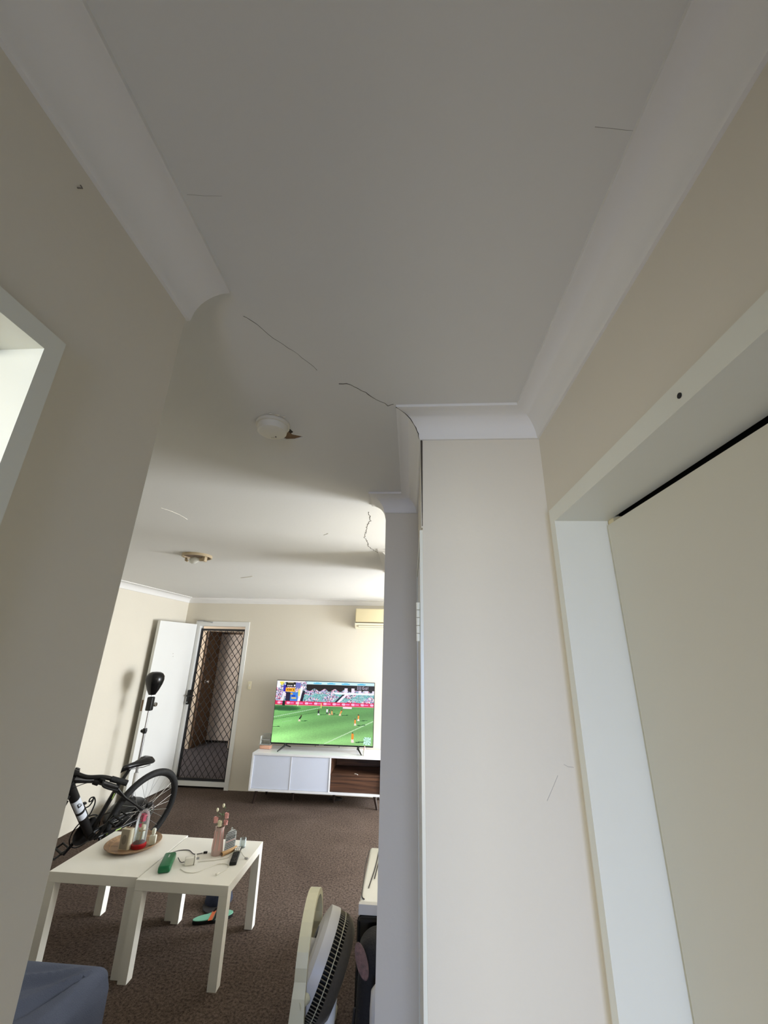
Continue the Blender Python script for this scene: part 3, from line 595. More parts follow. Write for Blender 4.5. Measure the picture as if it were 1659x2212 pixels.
for k in range(10): a = k*2.4; MB().ball((.025*math.cos(a), .025*math.sin(a), .05+.012*k), .0018, nu=6, nv=4).obj('fairy_light', M['gold'], rd)
for i, a in enumerate((.5, 2.6)): MB().add([(0, 0, .095), (.016*math.cos(a), .016*math.sin(a), .105), (.028*math.cos(a), .028*math.sin(a), .098), (.016*math.cos(a+.5), .016*math.sin(a+.5), .094)], [(0, 1, 2, 3)], mx=T(0, 0, -.012)).obj('leaf', M['gold'], rd, fix=False)
# crystal bottles
cbt = thing('perfume_bottle', 'small clear square perfume bottle beside the rose dome', 'bottle', (-1.737, 3.125, TT), .3)
MB().rbox(-.021, .021, -.014, .014, 0, .052, .005, 2).obj('bottle_body', M['crystal'], cbt); MB().lathe([(.009, .052), (.009, .06), (.012, .062), (.013, .082), (.008, .09), (1e-6, .091)], 14).obj('stopper', M['crystal'], cbt)
jar = thing('glass_jar', 'clear glass jar with cream lid between card box and dome', 'jar', (-1.835, 3.135, TT))
MB().lathe([(.026, 0), (.03, .004), (.03, .07), (.026, .078)], 20).obj('jar_body', M['crystal'], jar); MB().lathe([(.027, .078), (.028, .08), (.028, .094), (.02, .098), (1e-6, .099)], 20).obj('lid', M['page'], jar)
sj = thing('wax_melt', 'low cream candle behind the glass jar on the tray', 'candle', (-1.84, 3.185, TT)); MB().lathe([(.017, 0), (.018, .002), (.018, .016), (.014, .0165), (1e-6, .015)], 20).obj('wax', M['page'], sj); MB().tube([(0, 0, .015), (.001, 0, .024)], .001, 5).obj('wick', M['ink'], sj)
# power bank
pb = thing('power_bank', 'green rectangular power bank on the white side table', 'power bank', (-1.492, 2.897, TZ), math.atan2(.24, -.085)-PI/2)
MB().rbox(-.034, .034, -.092, .092, 0, .036, .011, 3).obj('case', M['green'], pb); MB().rbox(-.030, .030, -.094, -.088, .006, .030, .002, 1).obj('end_cap', M['green'], pb); MB().box(-.003, .003, .02, .055, .0361, .0365).obj('logo_mark', M['silver'], pb)
# plug adapter
pg = thing('plug_adapter', 'white power plug adapter lying between power bank and vase', 'plug', (-1.363, 2.935, TZ), .45)
MB().rbox(-.033, .02, -.021, .021, 0, .038, .006, 2).obj('housing', M['plug'], pg); MB().rbox(.02, .03, -.024, .024, 0, .044, .004, 2).obj('face_plate', M['plug'], pg)
for s_ in (-1, 1): MB().box(.03, .047, -.001, .001, -.003, .003, T(0, s_*.008, .024) @ RX(s_*.5)).obj('pin', M['steel'], pg)
MB().box(-.034, -.033, -.009, .009, .012, .022).obj('usb_port', M['ink'], pg)
# cables
def smooth_path(pts, k=6):
    P = [Vector(p) for p in pts]; out = []
    for i in range(len(P)-1):
        p0 = P[max(0, i-1)]; p1 = P[i]; p2 = P[i+1]; p3 = P[min(len(P)-1, i+2)]
        for j in range(k):
            t = j/k; out.append(.5*((2*p1)+(-p0+p2)*t+(2*p0-5*p1+4*p2-p3)*t*t+(-p0+3*p1-3*p2+p3)*t**3))
    out.append(P[-1]); return out
kb = thing('black_cable', 'thin dark charging cable running from the green power bank', 'cable', (-1.43, 3.03, TZ))
def rel(o, pts): return [Vector(p)-o.location for p in pts]
MB().tube(rel(kb, smooth_path([(-1.532, 2.995, TZ+.018), (-1.538, 3.03, TZ+.012), (-1.52, 3.085, TZ+.003), (-1.46, 3.095, TZ+.003), (-1.40, 3.05, TZ+.003), (-1.352, 3.068, TZ+.004)])), .0024, 6).obj('cord', M['cableg'], kb)
MB().rbox(-.012, .012, -.006, .006, 0, .01, .002, 1, T(*(Vector((-1.338, 3.075, TZ))-kb.location)) @ RZ(.3)).obj('connector', M['black'], kb)
k2 = thing('grey_cable', 'short dark cable between power bank and plug adapter', 'cable', (-1.43, 2.94, TZ)); MB().tube(rel(k2, smooth_path([(-1.462, 2.965, TZ+.016), (-1.44, 2.952, TZ+.004), (-1.42, 2.935, TZ+.006), (-1.397, 2.921, TZ+.015)])), .0022, 6).obj('cord', M['cableg'], k2)
def px_on_table(pts): return [(x_, y_, TZ+.0025) for x_, y_ in pts]
wc = thing('white_usb_cable', 'white usb cable looping across the side table under the remote', 'cable', (-1.2, 2.95, TZ))
MB().tube(rel(wc, smooth_path(px_on_table([(-1.33, 2.962), (-1.26, 2.985), (-1.20, 3.01), (-1.165, 3.035)]))), .0018, 6).obj('cord', M['cablew'], wc)
MB().tube(rel(wc, smooth_path(px_on_table([(-1.39, 2.87), (-1.34, 2.84), (-1.28, 2.84), (-1.23, 2.90), (-1.19, 2.95), (-1.14, 2.955), (-1.115, 2.93), (-1.11, 2.90), (-1.135, 2.85)]))), .0018, 6).obj('cord', M['cablew'], wc)
MB().tube(rel(wc, smooth_path([(-1.165, 3.035, TZ+.003), (-1.15, 3.06, TZ+.02), (-1.11, 3.075, TZ+.024), (-1.075, 3.05, TZ+.012), (-1.055, 3.04, TZ+.006)])), .0018, 6).obj('cord', M['cablew'], wc)
MB().rbox(-.013, .013, -.006, .006, 0, .007, .002, 1, T(*(Vector((-1.047, 3.036, TZ))-wc.location)) @ RZ(-.4)).obj('plug_end', M['steel'], wc)
MB().rbox(-.011, .011, -.007, .007, 0, .011, .003, 1, T(*(Vector((-1.143, 2.838, TZ))-wc.location)) @ RZ(1.0)).obj('plug_end', M['plug'], wc)
# remote control
rc = thing('remote_control', 'black television remote control on the side table edge', 'remote control', (-1.124, 3.05, TZ), math.atan2(3.158-2.943, -1.151+1.098)-PI/2)
MB().rbox(-.021, .021, -.105, .105, 0, .018, .004, 2).obj('case', M['black'], rc)
for r_i in range(7):
    for c_i in range(3): MB().rbox(-.0045, .0045, -.004, .004, 0, .003, .001, 1, T(-.012+.012*c_i, -.075+.017*r_i, .0172)).obj('button', M['framem'], rc)
for c_i in range(3): 
    for r_i in range(2): MB().box(-.0045, .0045, -.010, .010, 0, .0015, T(-.012+.012*c_i, .055+.026*r_i, .018)).obj('shortcut_button', M['plug'], rc)
# vase of flowers
va = thing('pink_vase', 'tall pink glass vase of small artificial flowers on the side table', 'vase', (-1.262, 3.075, TZ))
MB().lathe([(.034, 0), (.036, .003), (.035, .03), (.030, .08), (.027, .13), (.029, .15), (.026, .148), (.024, .12)], 18).obj('vase_body', M['pink'], va)
for k in range(7): a = 2*PI*k/7; MB().tube([(.0345*math.cos(a), .0345*math.sin(a), .03), (.0305*math.cos(a), .0305*math.sin(a), .08), (.0275*math.cos(a), .0275*math.sin(a), .13)], .0022, 5).obj('vase_rib', M['pinkp'], va)
for k, (sx_, sy_, z_) in enumerate(((-.03, -.01, .18), (.002, -.012, .168), (.03, .005, .195), (.034, 0, .165), (-.038, .01, .232), (0, .012, .255), (.012, .015, .225))):
    MB().tube([(0, 0, .02), (sx_*.3, sy_*.3, .11), (sx_, sy_, z_)], .0014, 5).obj('flower_stem', M['leaf'], va)
rose(-.03, -.012, .182, .024, 11, M['pinkp'], va, 'pink_petal'); rose(.034, .004, .204, .022, 11, M['pinkp'], va, 'pink_petal'); rose(.036, -.002, .168, .020, 10, M['pinkp'], va, 'pink_petal'); rose(.002, -.018, .166, .023, 11, M['whitep'], va, 'white_petal')
for (a, b, c) in ((-.038, .01, .236), (0, .012, .262)): MB().ball((a, b, c), .008, .008, .012).obj('flower_bud', M['whitep'], va)
for k in range(16):
    a = k*2.39; rr = .008+.012*random.random(); z_ = .19+.05*random.random(); c_ = Vector((.008+rr*math.cos(a), .012+rr*math.sin(a), z_)); d_ = Vector((math.cos(a), math.sin(a), .5)).normalized()*.018; n_ = Vector((-math.sin(a), math.cos(a), 0))*.006
    MB().add([c_, c_+d_*.5+n_, c_+d_, c_+d_*.5-n_], [(0, 1, 2, 3)]).obj('leaf', M['leaf'], va, fix=False)
# acrylic plaque
pq = thing('acrylic_plaque', 'clear arched plaque with black lettering on a pine log base', 'plaque', (-1.188, 3.095, TZ), math.atan2(.10, .056))
MB().lathe([(.0115, -.056), (.0125, -.054), (.0125, .054), (.0115, .056)], 16, T(0, 0, .0125) @ RY(PI/2)).obj('log_base', M['pine'], pq)
MB().lathe([(.009, 0), (.009, .0008)], 14, T(-.0562, 0, .0125) @ RY(-PI/2)).obj('log_end', M['brown'], pq)
arch = [(-.042, .022), (.042, .022), (.042, .10)]+[(.042*math.cos(a), .10+.028*math.sin(a)) for a in [PI*i/10 for i in range(1, 10)]]+[(-.042, .10)]
MB().prism(arch, -.0015, .0015, RX(PI/2)).obj('clear_panel', M['dust'], pq)
MB().tube([(.006*math.cos(a), 0, .134+.006*math.sin(a)) for a in [2*PI*i/12 for i in range(12)]], .0012, 5, closed=True).obj('ring', M['silver'], pq)
rnd = random.Random(3)
for row in range(10):
    z_ = .030+row*.0092; x_ = -.037; txt = MB()
    big = row in (5, 6)
    while x_ < .034:
        w_ = rnd.uniform(.003, .009)*(1.4 if big else 1); txt.box(x_, min(.038, x_+w_), -.0026, -.0016, z_, z_+(.006 if big else .0042)); x_ += w_+rnd.uniform(.0015, .003)
    txt.obj('lettering', M['inkr'] if row == 4 else M['ink'], pq)
# photo glass behind
gcube = thing('glass_votive', 'small clear glass votive behind the arched plaque', 'candle holder', (-1.135, 3.185, TZ)); MB().lathe([(.018, 0), (.02, .002), (.021, .05), (.0195, .05), (.018, .005), (1e-6, .005)], 18).obj('glass_cup', M['glass'], gcube)

# --- footwear under the table
def sole_mesh(L, W1, th):
    out = []
    for i in range(24):
        a = 2*PI*i/24; c, s = math.cos(a), math.sin(a); wv = W1*(1 if c > -.2 else .8)*(1-.12*math.exp(-((c+.2)/.35)**2)); out.append((c*L/2, s*wv/2))
    return MB().prism(out, 0, th)
ff1 = thing('flip_flop', 'teal flip-flop with orange stripes lying under the side tables', 'flip-flop', (-1.322, 3.305, 0), math.atan2(.107, .211))
sole_mesh(.255, .098, .018).obj('sole', M['black'], ff1)
o = sole_mesh(.253, .096, .004); o = o.obj('foot_bed', M['teal'], ff1); o.location = (0, 0, .018)
MB().prism([(-.035, -.047), (-.01, -.047), (.02, .046), (-.005, .046)], .022, .0232).obj('stripe', M['orange'], ff1); MB().prism([(-.005, -.047), (.01, -.047), (.035, .046), (.022, .046)], .022, .0231).obj('stripe', M['ink'], ff1)
MB().tube(smooth_path([(.0, -.046, .018), (.03, -.035, .045), (.075, .0, .035), (.085, 0, .02)]), .006, 6).tube(smooth_path([(.0, .046, .018), (.03, .035, .045), (.075, 0, .035)]), .006, 6).obj('strap', M['ink'], ff1)
sh = thing('navy_cap', 'crumpled navy cap with yellow badge behind the flip-flop', 'cap', (-1.375, 3.50, 0), .5)
capm = MB().lathe([(.09, 0), (.094, .015), (.088, .05), (.065, .078), (.03, .09), (1e-6, .092)], 22)
capm.v = [(x*(1+.06*math.sin(5*z*40)), y*.9, max(0, z*(1+.10*math.sin(3*math.atan2(y, x))))) for x, y, z in capm.v]; capm.obj('crown', M['navy'], sh)
pk = []
for i in range(13): a = -1.1+2.2*i/12; pk.append((.15*math.cos(a)*(1 if abs(a) < .9 else .93), .10*math.sin(a)))
for i in range(13): a = 1.1-2.2*i/12; pk.append((.085*math.cos(a), .09*math.sin(a)))
MB().prism(pk, .002, .010, RZ(-2.0)).obj('peak', M['ink'], sh)
MB().prism([(-.022, 0), (.022, 0), (0, .03)], 0, .003, T(.01, -.084, .02) @ RX(PI/2-.35)).obj('badge', M['yellow'], sh)
MB().tube(smooth_path([(.02, .03, .085), (.05, .05, .10), (.08, .04, .10)]), .004, 6).obj('strap_end', M['ink'], sh)

# --- speed bag on its stand
sb = thing('punching_bag', 'black speed punching bag on a chrome pole behind the bicycle', 'punching bag', (-2.956, 4.75, 0))
MB().lathe([(.20, 0), (.215, .02), (.215, .06), (.17, .13), (.12, .165), (.05, .175), (.03, .2)], 28).obj('base', M['black'], sb)
MB().tube([(0, 0, .18), (0, 0, .84)], .0135, 12).obj('lower_pole', M['steel'], sb); MB().tube([(0, 0, .80), (0, 0, 1.06)], .0095, 12).obj('upper_pole', M['steel'], sb)
MB().tube([(0, 0, .30), (0, 0, .42)], .022, 12).obj('spring_sleeve', M['greyp'], sb)
MB().lathe([(.02, -.025), (.024, 0), (.02, .025)], 12, T(0, 0, .82)).ball((-.022, -.012, .82), .018).obj('clamp_knob', M['black'], sb)
MB().rbox(-.032, .032, -.03, .03, 1.022, 1.165, .012, 3).obj('counter_box', M['black'], sb)
MB().tube([(0, 0, 1.16), (0, 0, 1.19)], .005, 8).obj('neck', M['steel'], sb)
MB().lathe([(.028, 1.185), (.036, 1.187), (.062, 1.235), (.088, 1.30), (.098, 1.345), (.094, 1.385), (.075, 1.413), (.045, 1.428), (1e-6, 1.432)], 28).obj('bag', M['blackg'], sb)

# --- bicycle (local frame: x forward, y left, z up)
ph, la = .30, .249; CX, CY = -2.453, 4.047
F_ = -Vector((math.sin(ph), math.cos(ph), 0)); S_ = Vector((math.cos(ph), -math.sin(ph), 0)); Z_ = Vector((0, 0, 1))
U_ = math.sin(la)*S_ + math.cos(la)*Z_; Wd = math.cos(la)*S_ - math.sin(la)*Z_
bmw = Matrix(((F_.x, Wd.x, U_.x, CX), (F_.y, Wd.y, U_.y, CY), (F_.z, Wd.z, U_.z, 0), (0, 0, 0, 1)))
bk = thing('bicycle', 'black mountain bike leaning on its stand beside the left wall', 'bicycle', mw=bmw)
RH = (0, 0, .34); BBk = (.458, 0, .322); SC = (.372, 0, .635); HT = (.787, 0, .832); HB = (.828, 0, .70)
def tb_(n, pts, r, m=None, p=bk, k=12): return MB().tube(pts, r, k).obj(n, m or M['framem'], p)
tb_('top_tube', [SC, (.6, 0, .745), (.785, 0, .797)], [.017, .019, .023]); dt = tb_('down_tube', [BBk, (.808, 0, .782)], [.029, .034], k=16); stu = tb_('seat_tube', [BBk, (.355, 0, .665)], .018)
tb_('head_tube', [HT, HB], .024); tb_('seat_post', [(.357, 0, .65), (.295, 0, .79)], .0145)
for s_ in (-1, 1):
    tb_('chain_stay', [(.43, s_*.035, .30), (.25, s_*.055, .315), (0, s_*.068, .34)], [.013, .011, .010]); tb_('seat_stay', [(.37, s_*.016, .63), (.30, s_*.05, .56), (0, s_*.068, .35)], [.010, .009, .009])
    MB().box(-.02, .025, s_*.068-.004, s_*.068+.004, .325, .36).obj('dropout', M['framem'], bk)
tb_('bottom_bracket', [(.458, -.04, .322), (.458, .04, .322)], .026)
# decals on the down tube
dd = (Vector((.808, 0, .782))-Vector(BBk)).normalized(); side = Vector((0, 1, 0)); nn = dd.cross(side)
def dec(n, t0, t1, a0, a1, m, off=.0306):
    vs = []; fs = []; K = 8
    for t in (t0, t1):
        c = Vector(BBk)+dd*t
        for i in range(K+1): a = a0+(a1-a0)*i/K; vs.append(c+off*(1.045 if t > .3 else 1.01)*(math.cos(a)*side+math.sin(a)*nn))
    for i in range(K): fs.append((i, i+1, K+2+i, K+1+i))
    mb = MB().add(vs, fs, True); return mb.obj(n, m, bk, fix=False)
dec('frame_decal', .285, .405, -1.2, 1.0, M['decal'], .0318); dec('frame_decal', .205, .262, -1.2, 1.0, M['decal'], .0316)
dec('letter_stroke', .335, .365, -.3, -.1, M['ink'], .0325); dec('letter_stroke', .335, .345, -.3, .55, M['ink'], .0325); dec('letter_stroke', .365, .372, -.3, .2, M['ink'], .0325); dec('letter_stroke', .352, .358, .1, .5, M['ink'], .0325)
MB().box(.30, .36, .067, .069, .28, .34, T(.0, .012, .0)).obj('guard_plate', M['black'], bk)
tb_('lime_stripe', [(.36, .062, .3115), (.24, .068, .319)], .005, M['green_dec']); tb_('lime_stripe', [(.385, .017, .60), (.39, .018, .56)], .004, M['green_dec'])
# saddle
sdl = MB(); vs = []; fs = []
prof_w = [(.10, .008, .80), (.115, .05, .812), (.14, .068, .818), (.18, .065, .815), (.22, .045, .81), (.27, .026, .806), (.33, .019, .803), (.375, .013, .797), (.385, .003, .79)]
for x_, hw, z_ in prof_w:
    for i in range(12):
        a = 2*PI*i/12; vs.append((x_, hw*math.cos(a), z_-.02+(.02 if math.sin(a) > 0 else .03)*math.sin(a)*(1-.25*abs(math.cos(a)))))
for j in range(len(prof_w)-1):
    for i in range(12): fs.append((j*12+i, j*12+(i+1) % 12, (j+1)*12+(i+1) % 12, (j+1)*12+i))
fs.append(tuple(range(12))); fs.append(tuple((len(prof_w)-1)*12+i for i in range(12)))
sdl.add(vs, fs, True); sdo = sdl.obj('saddle', M['blackg'], bk)
for s_ in (-1, 1): MB().tube([(.14, s_*.035, .765), (.2, s_*.022, .752), (.33, s_*.018, .765)], .0035, 6).obj('saddle_rail', M['steel'], sdo)
# wheels
def wheel(name, mx):
    o = bpy.data.objects.new(name, None); COL.objects.link(o); o.parent = bk; o.matrix_local = mx
    MB().tube([(.313*math.cos(a), 0, .313*math.sin(a)) for a in [2*PI*i/64 for i in range(64)]], .0270, 12, closed=True).obj('tyre', M['blackr'], o)
    rp = [(.284, -.011), (.297, -.012), (.297, .012), (.284, .011), (.279, 0), (.284, -.011)]
    MB().lathe(rp, 64, RX(PI/2)).obj('rim', M['black'], o)
    MB().tube([(0, -.055, 0), (0, -.03, 0), (0, -.02, 0), (0, .02, 0), (0, .03, 0), (0, .055, 0)], [.02, .026, .015, .015, .026, .02], 14).obj('hub', M['black'], o)
    base = None
    for k in range(28):
        a = 2*PI*k/28; s_ = 1 if k % 2 else -1; a2 = a + s_*(.95 if k % 4 < 2 else -.95)
        p = [(.024*math.cos(a2), s_*.028, .024*math.sin(a2)), (.283*math.cos(a), s_*.003, .283*math.sin(a))]
        MB().tube(p, .0013, 4, caps=False).obj('spoke', M['spoke'], o)
    return o
rw = wheel('rear_wheel', T(*RH))
MB().lathe([(.07, -.001), (.08, -.001), (.08, .001), (.07, .001), (.07, -.001)], 32, T(0, .04, 0) @ RX(PI/2)).obj('brake_disc', M['steel'], rw)
for k in range(6): a = 2*PI*k/6; MB().tube([(.02*math.cos(a), .04, .02*math.sin(a)), (.071*math.cos(a+.3), .04, .071*math.sin(a+.3))], .004, 5).obj('disc_arm', M['steel'], rw)
MB().lathe([(.05, -.012), (.03, .012)], 24, T(0, -.045, 0) @ RX(PI/2)).obj('cassette', M['grille'], rw)
MB().rbox(-.02, .03, .035, .06, .055, .09, .005, 2).obj('brake_caliper', M['black'], rw)
# crankset, pedals, chain
MB().lathe([(.0925, -.002), (.0925, .002)], 36, T(.458, -.052, .322) @ RX(PI/2)).obj('chainring', M['black'], bk); MB().lathe([(.105, -.003), (.112, -.003), (.112, .003), (.105, .003), (.105, -.003)], 36, T(.458, -.06, .322) @ RX(PI/2)).obj('chain_guard', M['blackg'], bk)
def pedal(c):
    o = MB()
    o.tube([(c[0]-.045, c[1]-.04, c[2]+.02), (c[0]+.045, c[1]-.04, c[2]-.02), (c[0]+.045, c[1]+.04, c[2]-.02), (c[0]-.045, c[1]+.04, c[2]+.02)], .0085, 6, closed=True).tube([(c[0], c[1]-.045, c[2]), (c[0], c[1]+.05, c[2])], .008, 8); return o.obj('pedal', M['black'], bk)
tb_('crank_arm', [(.458, -.075, .322), (.548, -.085, .18)], [.015, .011], M['blackg']); pedal((.548, -.145, .18))
tb_('crank_arm', [(.458, .07, .322), (.37, .08, .46)], [.015, .011], M['blackg']); pedal((.37, .14, .46))
tb_('chain', [(.458, -.052, .415), (0, -.045, .385)], .004, M['grille'], k=5); tb_('chain', [(.458, -.052, .23), (.05, -.045, .25), (0, -.045, .29)], .004, M['grille'], k=5)
MB().rbox(-.02, .03, -.075, -.05, .2, .32, .008, 2).obj('derailleur', M['black'], bk)
tb_('kickstand', [(.40, .05, .30), (.33, .155, .047)], .009, M['black'])
# bottle cage
cg0 = Vector(BBk)+dd*.16; cn = Vector((-dd.z, 0, dd.x)) if dd.x > 0 else Vector((dd.z, 0, -dd.x))
cn = Vector((-.75, 0, .66)).normalized() if cn.z < 0 else cn
cgp = [cg0+cn*.028, cg0+dd*.02+cn*.06, cg0+dd*.07+cn*.10, cg0+dd*.12+cn*.105, cg0+dd*.14+cn*.085, cg0+dd*.125+cn*.07, cg0+dd*.11+cn*.08, cg0+dd*.115+cn*.10]
MB().tube(smooth_path(cgp), .005, 6).tube(smooth_path([cg0+dd*.10+cn*.03, cg0+dd*.085+cn*.06, cg0+dd*.10+cn*.09, cg0+dd*.12+cn*.10]), .005, 6).tube([cg0+cn*.031, cg0+dd*.14+cn*.033], .006, 6).rbox(-.01, .01, -.012, .012, -.006, .006, .002, 1, T(*(cg0+dd*.14+cn*.042))).obj('bottle_cage', M['black'], bk)
# steering: stem, bar, fork and front wheel turn together
da = math.radians(44); sax = (Vector(HT)-Vector(HB)).normalized(); pv = Vector(HT)
stm = T(*pv) @ Matrix.Rotation(da, 4, sax) @ T(*(-pv))
fk = bpy.data.objects.new('steering', None); COL.objects.link(fk); fk.parent = bk; fk.matrix_local = stm
SC2 = pv+sax*.022; BC = SC2+Vector((.045, 0, .012))
MB().tube([HT, SC2+sax*.02], .017, 12).tube([SC2, BC], .016, 12).tube([BC-Vector((0, .025, 0)), BC+Vector((0, .025, 0))], .022, 12).obj('stem', M['framem'], fk)
MB().tube(smooth_path([BC+Vector(p) for p in ((-.05, -.35, .018), (-.025, -.2, .022), (0, -.09, .0), (0, 0, 0), (0, .09, .0), (-.025, .2, .022), (-.05, .35, .018))]), .0145, 10).obj('handlebar', M['framem'], fk)
for s_ in (-1, 1):
    MB().tube([BC+Vector((-.035, s_*.245, .0205)), BC+Vector((-.052, s_*.365, .018))], .0195, 12).obj('grip', M['blackr'], fk)
    MB().tube(smooth_path([BC+Vector((-.025, s_*.20, .015)), BC+Vector((.03, s_*.215, .002)), BC+Vector((.035, s_*.26, -.005)), BC+Vector((.02, s_*.33, -.008))]), .007, 8).rbox(-.018, .018, -.02, .02, -.016, .016, .005, 2, T(*(BC+Vector((-.015, s_*.195, .006))))).obj('brake_lever', M['black'], fk)
    MB().rbox(-.025, .025, -.022, .022, -.02, .016, .006, 2, T(*(BC+Vector((-.02, s_*.165, -.014))))).box(-.004, .012, -.01, .01, -.03, -.018, T(*(BC+Vector((-.03, s_*.16, -.012))))).obj('gear_shifter', M['grille'], fk)
    MB().tube(smooth_path([BC+Vector((.0, s_*.14, -.01)), BC+Vector((.06, s_*.07, -.005)), BC+Vector((.075, s_*.02, -.06)), BC+Vector((.03, s_*.015, -.16))]), .0025, 6).obj('brake_cable', M['black'], fk)
    MB().tube(smooth_path([BC+Vector((-.02, s_*.14, -.025)), BC+Vector((.02, s_*.08, -.05)), BC+Vector((.02, s_*.04, -.10)), BC+Vector((-.01, s_*.025, -.20))]), .0025, 6).obj('gear_cable', M['black'], fk)
    MB().tube([(.838, s_*.055, .69), (.93, s_*.058, .42), (.965, s_*.062, .34)], [.017, .017, .012], 10).obj('fork_leg', M['framem'], fk)
MB().tube([(.833, -.06, .70), (.83, 0, .715), (.833, .06, .70)], .018, 10).obj('fork_crown', M['framem'], fk)
fw = bpy.data.objects.new('front_wheel', None); COL.objects.link(fw); fw.parent = bk; fw.matrix_local = stm @ T(.965, 0, .345)
MB().tube([(.313*math.cos(a), 0, .313*math.sin(a)) for a in [2*PI*i/64 for i in range(64)]], .0270, 12, closed=True).obj('tyre', M['blackr'], fw)
MB().lathe([(.284, -.011), (.297, -.012), (.297, .012), (.284, .011), (.279, 0), (.284, -.011)], 64, RX(PI/2)).obj('rim', M['black'], fw)
MB().tube([(0, -.05, 0), (0, .05, 0)], .016, 12).obj('hub', M['black'], fw)
for k in range(28): a = 2*PI*k/28; s_ = 1 if k % 2 else -1; MB().tube([(.018*math.cos(a+.9*s_), s_*.025, .018*math.sin(a+.9*s_)), (.283*math.cos(a), 0, .283*math.sin(a))], .0013, 4, caps=False).obj('spoke', M['spoke'], fw)

# --- floor fan
fn = thing('floor_fan', 'cream floor fan with loop stand and tilted grille head', 'fan', (-.475, 2.40, 0), math.radians(3))
# loop stand in the local y-z plane; each band is a swept flat strip
def band(pts, hw, th, mx=None):
    """flat strip: pts are (y,z) along the loop, hw = half width in x"""
    vs = []; fs = []; n = len(pts)
    for i, (y, z) in enumerate(pts):
        a = Vector(pts[max(0, i-1)]); b = Vector(pts[min(n-1, i+1)]); d = (b-a).normalized(); nx, nz = -d.y, d.x; h = hw[i] if isinstance(hw, list) else hw
        for sx_, so_ in ((-1, 1), (1, 1), (1, -1), (-1, -1)): vs.append((sx_*h, y+nx*so_*th, z+nz*so_*th))
    for i in range(n-1):
        for k in range(4): fs.append((i*4+k, i*4+(k+1) % 4, (i+1)*4+(k+1) % 4, (i+1)*4+k))
    fs += [(0, 1, 2, 3), tuple((n-1)*4+k for k in (3, 2, 1, 0))]
    return MB().add(vs, fs, False, mx)
loop = [(-.27, 0), (-.262, .12), (-.25, .25), (-.225, .36)]+[(-.205*math.cos(a), .40+.19*math.sin(a)) for a in [PI*i/14 for i in range(15)]]+[(.225, .36), (.25, .25), (.262, .12), (.27, 0)]
lw = [.062, .05, .034, .027]+[.025]*15+[.027, .034, .05, .062]
band(loop, lw, .012).obj('loop_stand', M['cream'], fn)
MB().rbox(-.08, .12, -.29, -.22, 0, .03, .01, 2).obj('foot', M['cream'], fn); MB().rbox(-.08, .12, .22, .29, 0, .03, .01, 2).obj('foot', M['cream'], fn)
hm = T(.06, 0, .345) @ RY(math.radians(24)) @ RY(PI/2)      # local z of the head = facing direction
MB().lathe([(.150, -.062), (.182, -.050), (.190, -.046), (.195, -.012), (.195, -.002), (.186, -.001), (.186, -.03), (.150, -.055), (.150, -.062)], 44, hm).obj('rim_shell', M['greyp'], fn)
MB().lathe([(.10, -.070), (.151, -.062), (.151, -.055), (.10, -.062), (.10, -.070)], 36, hm).obj('rear_ring', M['greyp'], fn)
MB().lathe([(.178, -.004), (.177, .03), (.160, .055), (.05, .062)], 40, hm).obj('dark_core', M['fanblack'], fn)
for k in range(84):
    a = 2*PI*k/84; MB().tube([tuple(hm @ Vector((r_r*math.cos(a), r_r*math.sin(a), z_))) for r_r, z_ in ((.190, -.002), (.189, .045), (.172, .066), (.11, .074))], .0022, 4, caps=False).obj('grille_slat', M['slat'], fn)
for r_r, z_ in ((.191, .028), (.15, .071), (.11, .075)): MB().tube([tuple(hm @ Vector((r_r*math.cos(a), r_r*math.sin(a), z_))) for a in [2*PI*i/48 for i in range(48)]], .0020, 5, closed=True).obj('grille_ring', M['cream'], fn)
MB().lathe([(.192, .046), (.186, .068), (.16, .092), (.10, .104), (1e-6, .108)], 40, hm).obj('smoky_cover', M['smoke'], fn)
MB().tube([tuple(hm @ Vector((0, 0, -.06))), tuple(hm @ Vector((0, 0, -.11)))], [.06, .045], 20).obj('motor_housing', M['greyp'], fn)
for s_ in (-1, 1): MB().tube([(.03, s_*.19, .34), (0, s_*.235, .34)], .018, 12).obj('pivot_knob', M['cream'], fn)
MB().tube(smooth_path([(.095, -.19, .0), (.105, -.165, .10), (.118, -.125, .22), (.124, -.10, .31)]), [.027]*17+[.024, .012], 12).obj('carry_handle', M['white'], fn)
fc = thing('fan_cord', 'cream power cord curling from the fan to the bags', 'cord', (-.32, 2.32, 0)); MB().tube(smooth_path([(-.37, 2.27, .02), (-.34, 2.33, .035), (-.30, 2.36, .03), (-.265, 2.35, .012), (-.262, 2.25, .006), (-.27, 2.05, .006)]), .004, 6, mx=T(.32, -2.32, 0)).obj('cord', M['cablet'], fc)

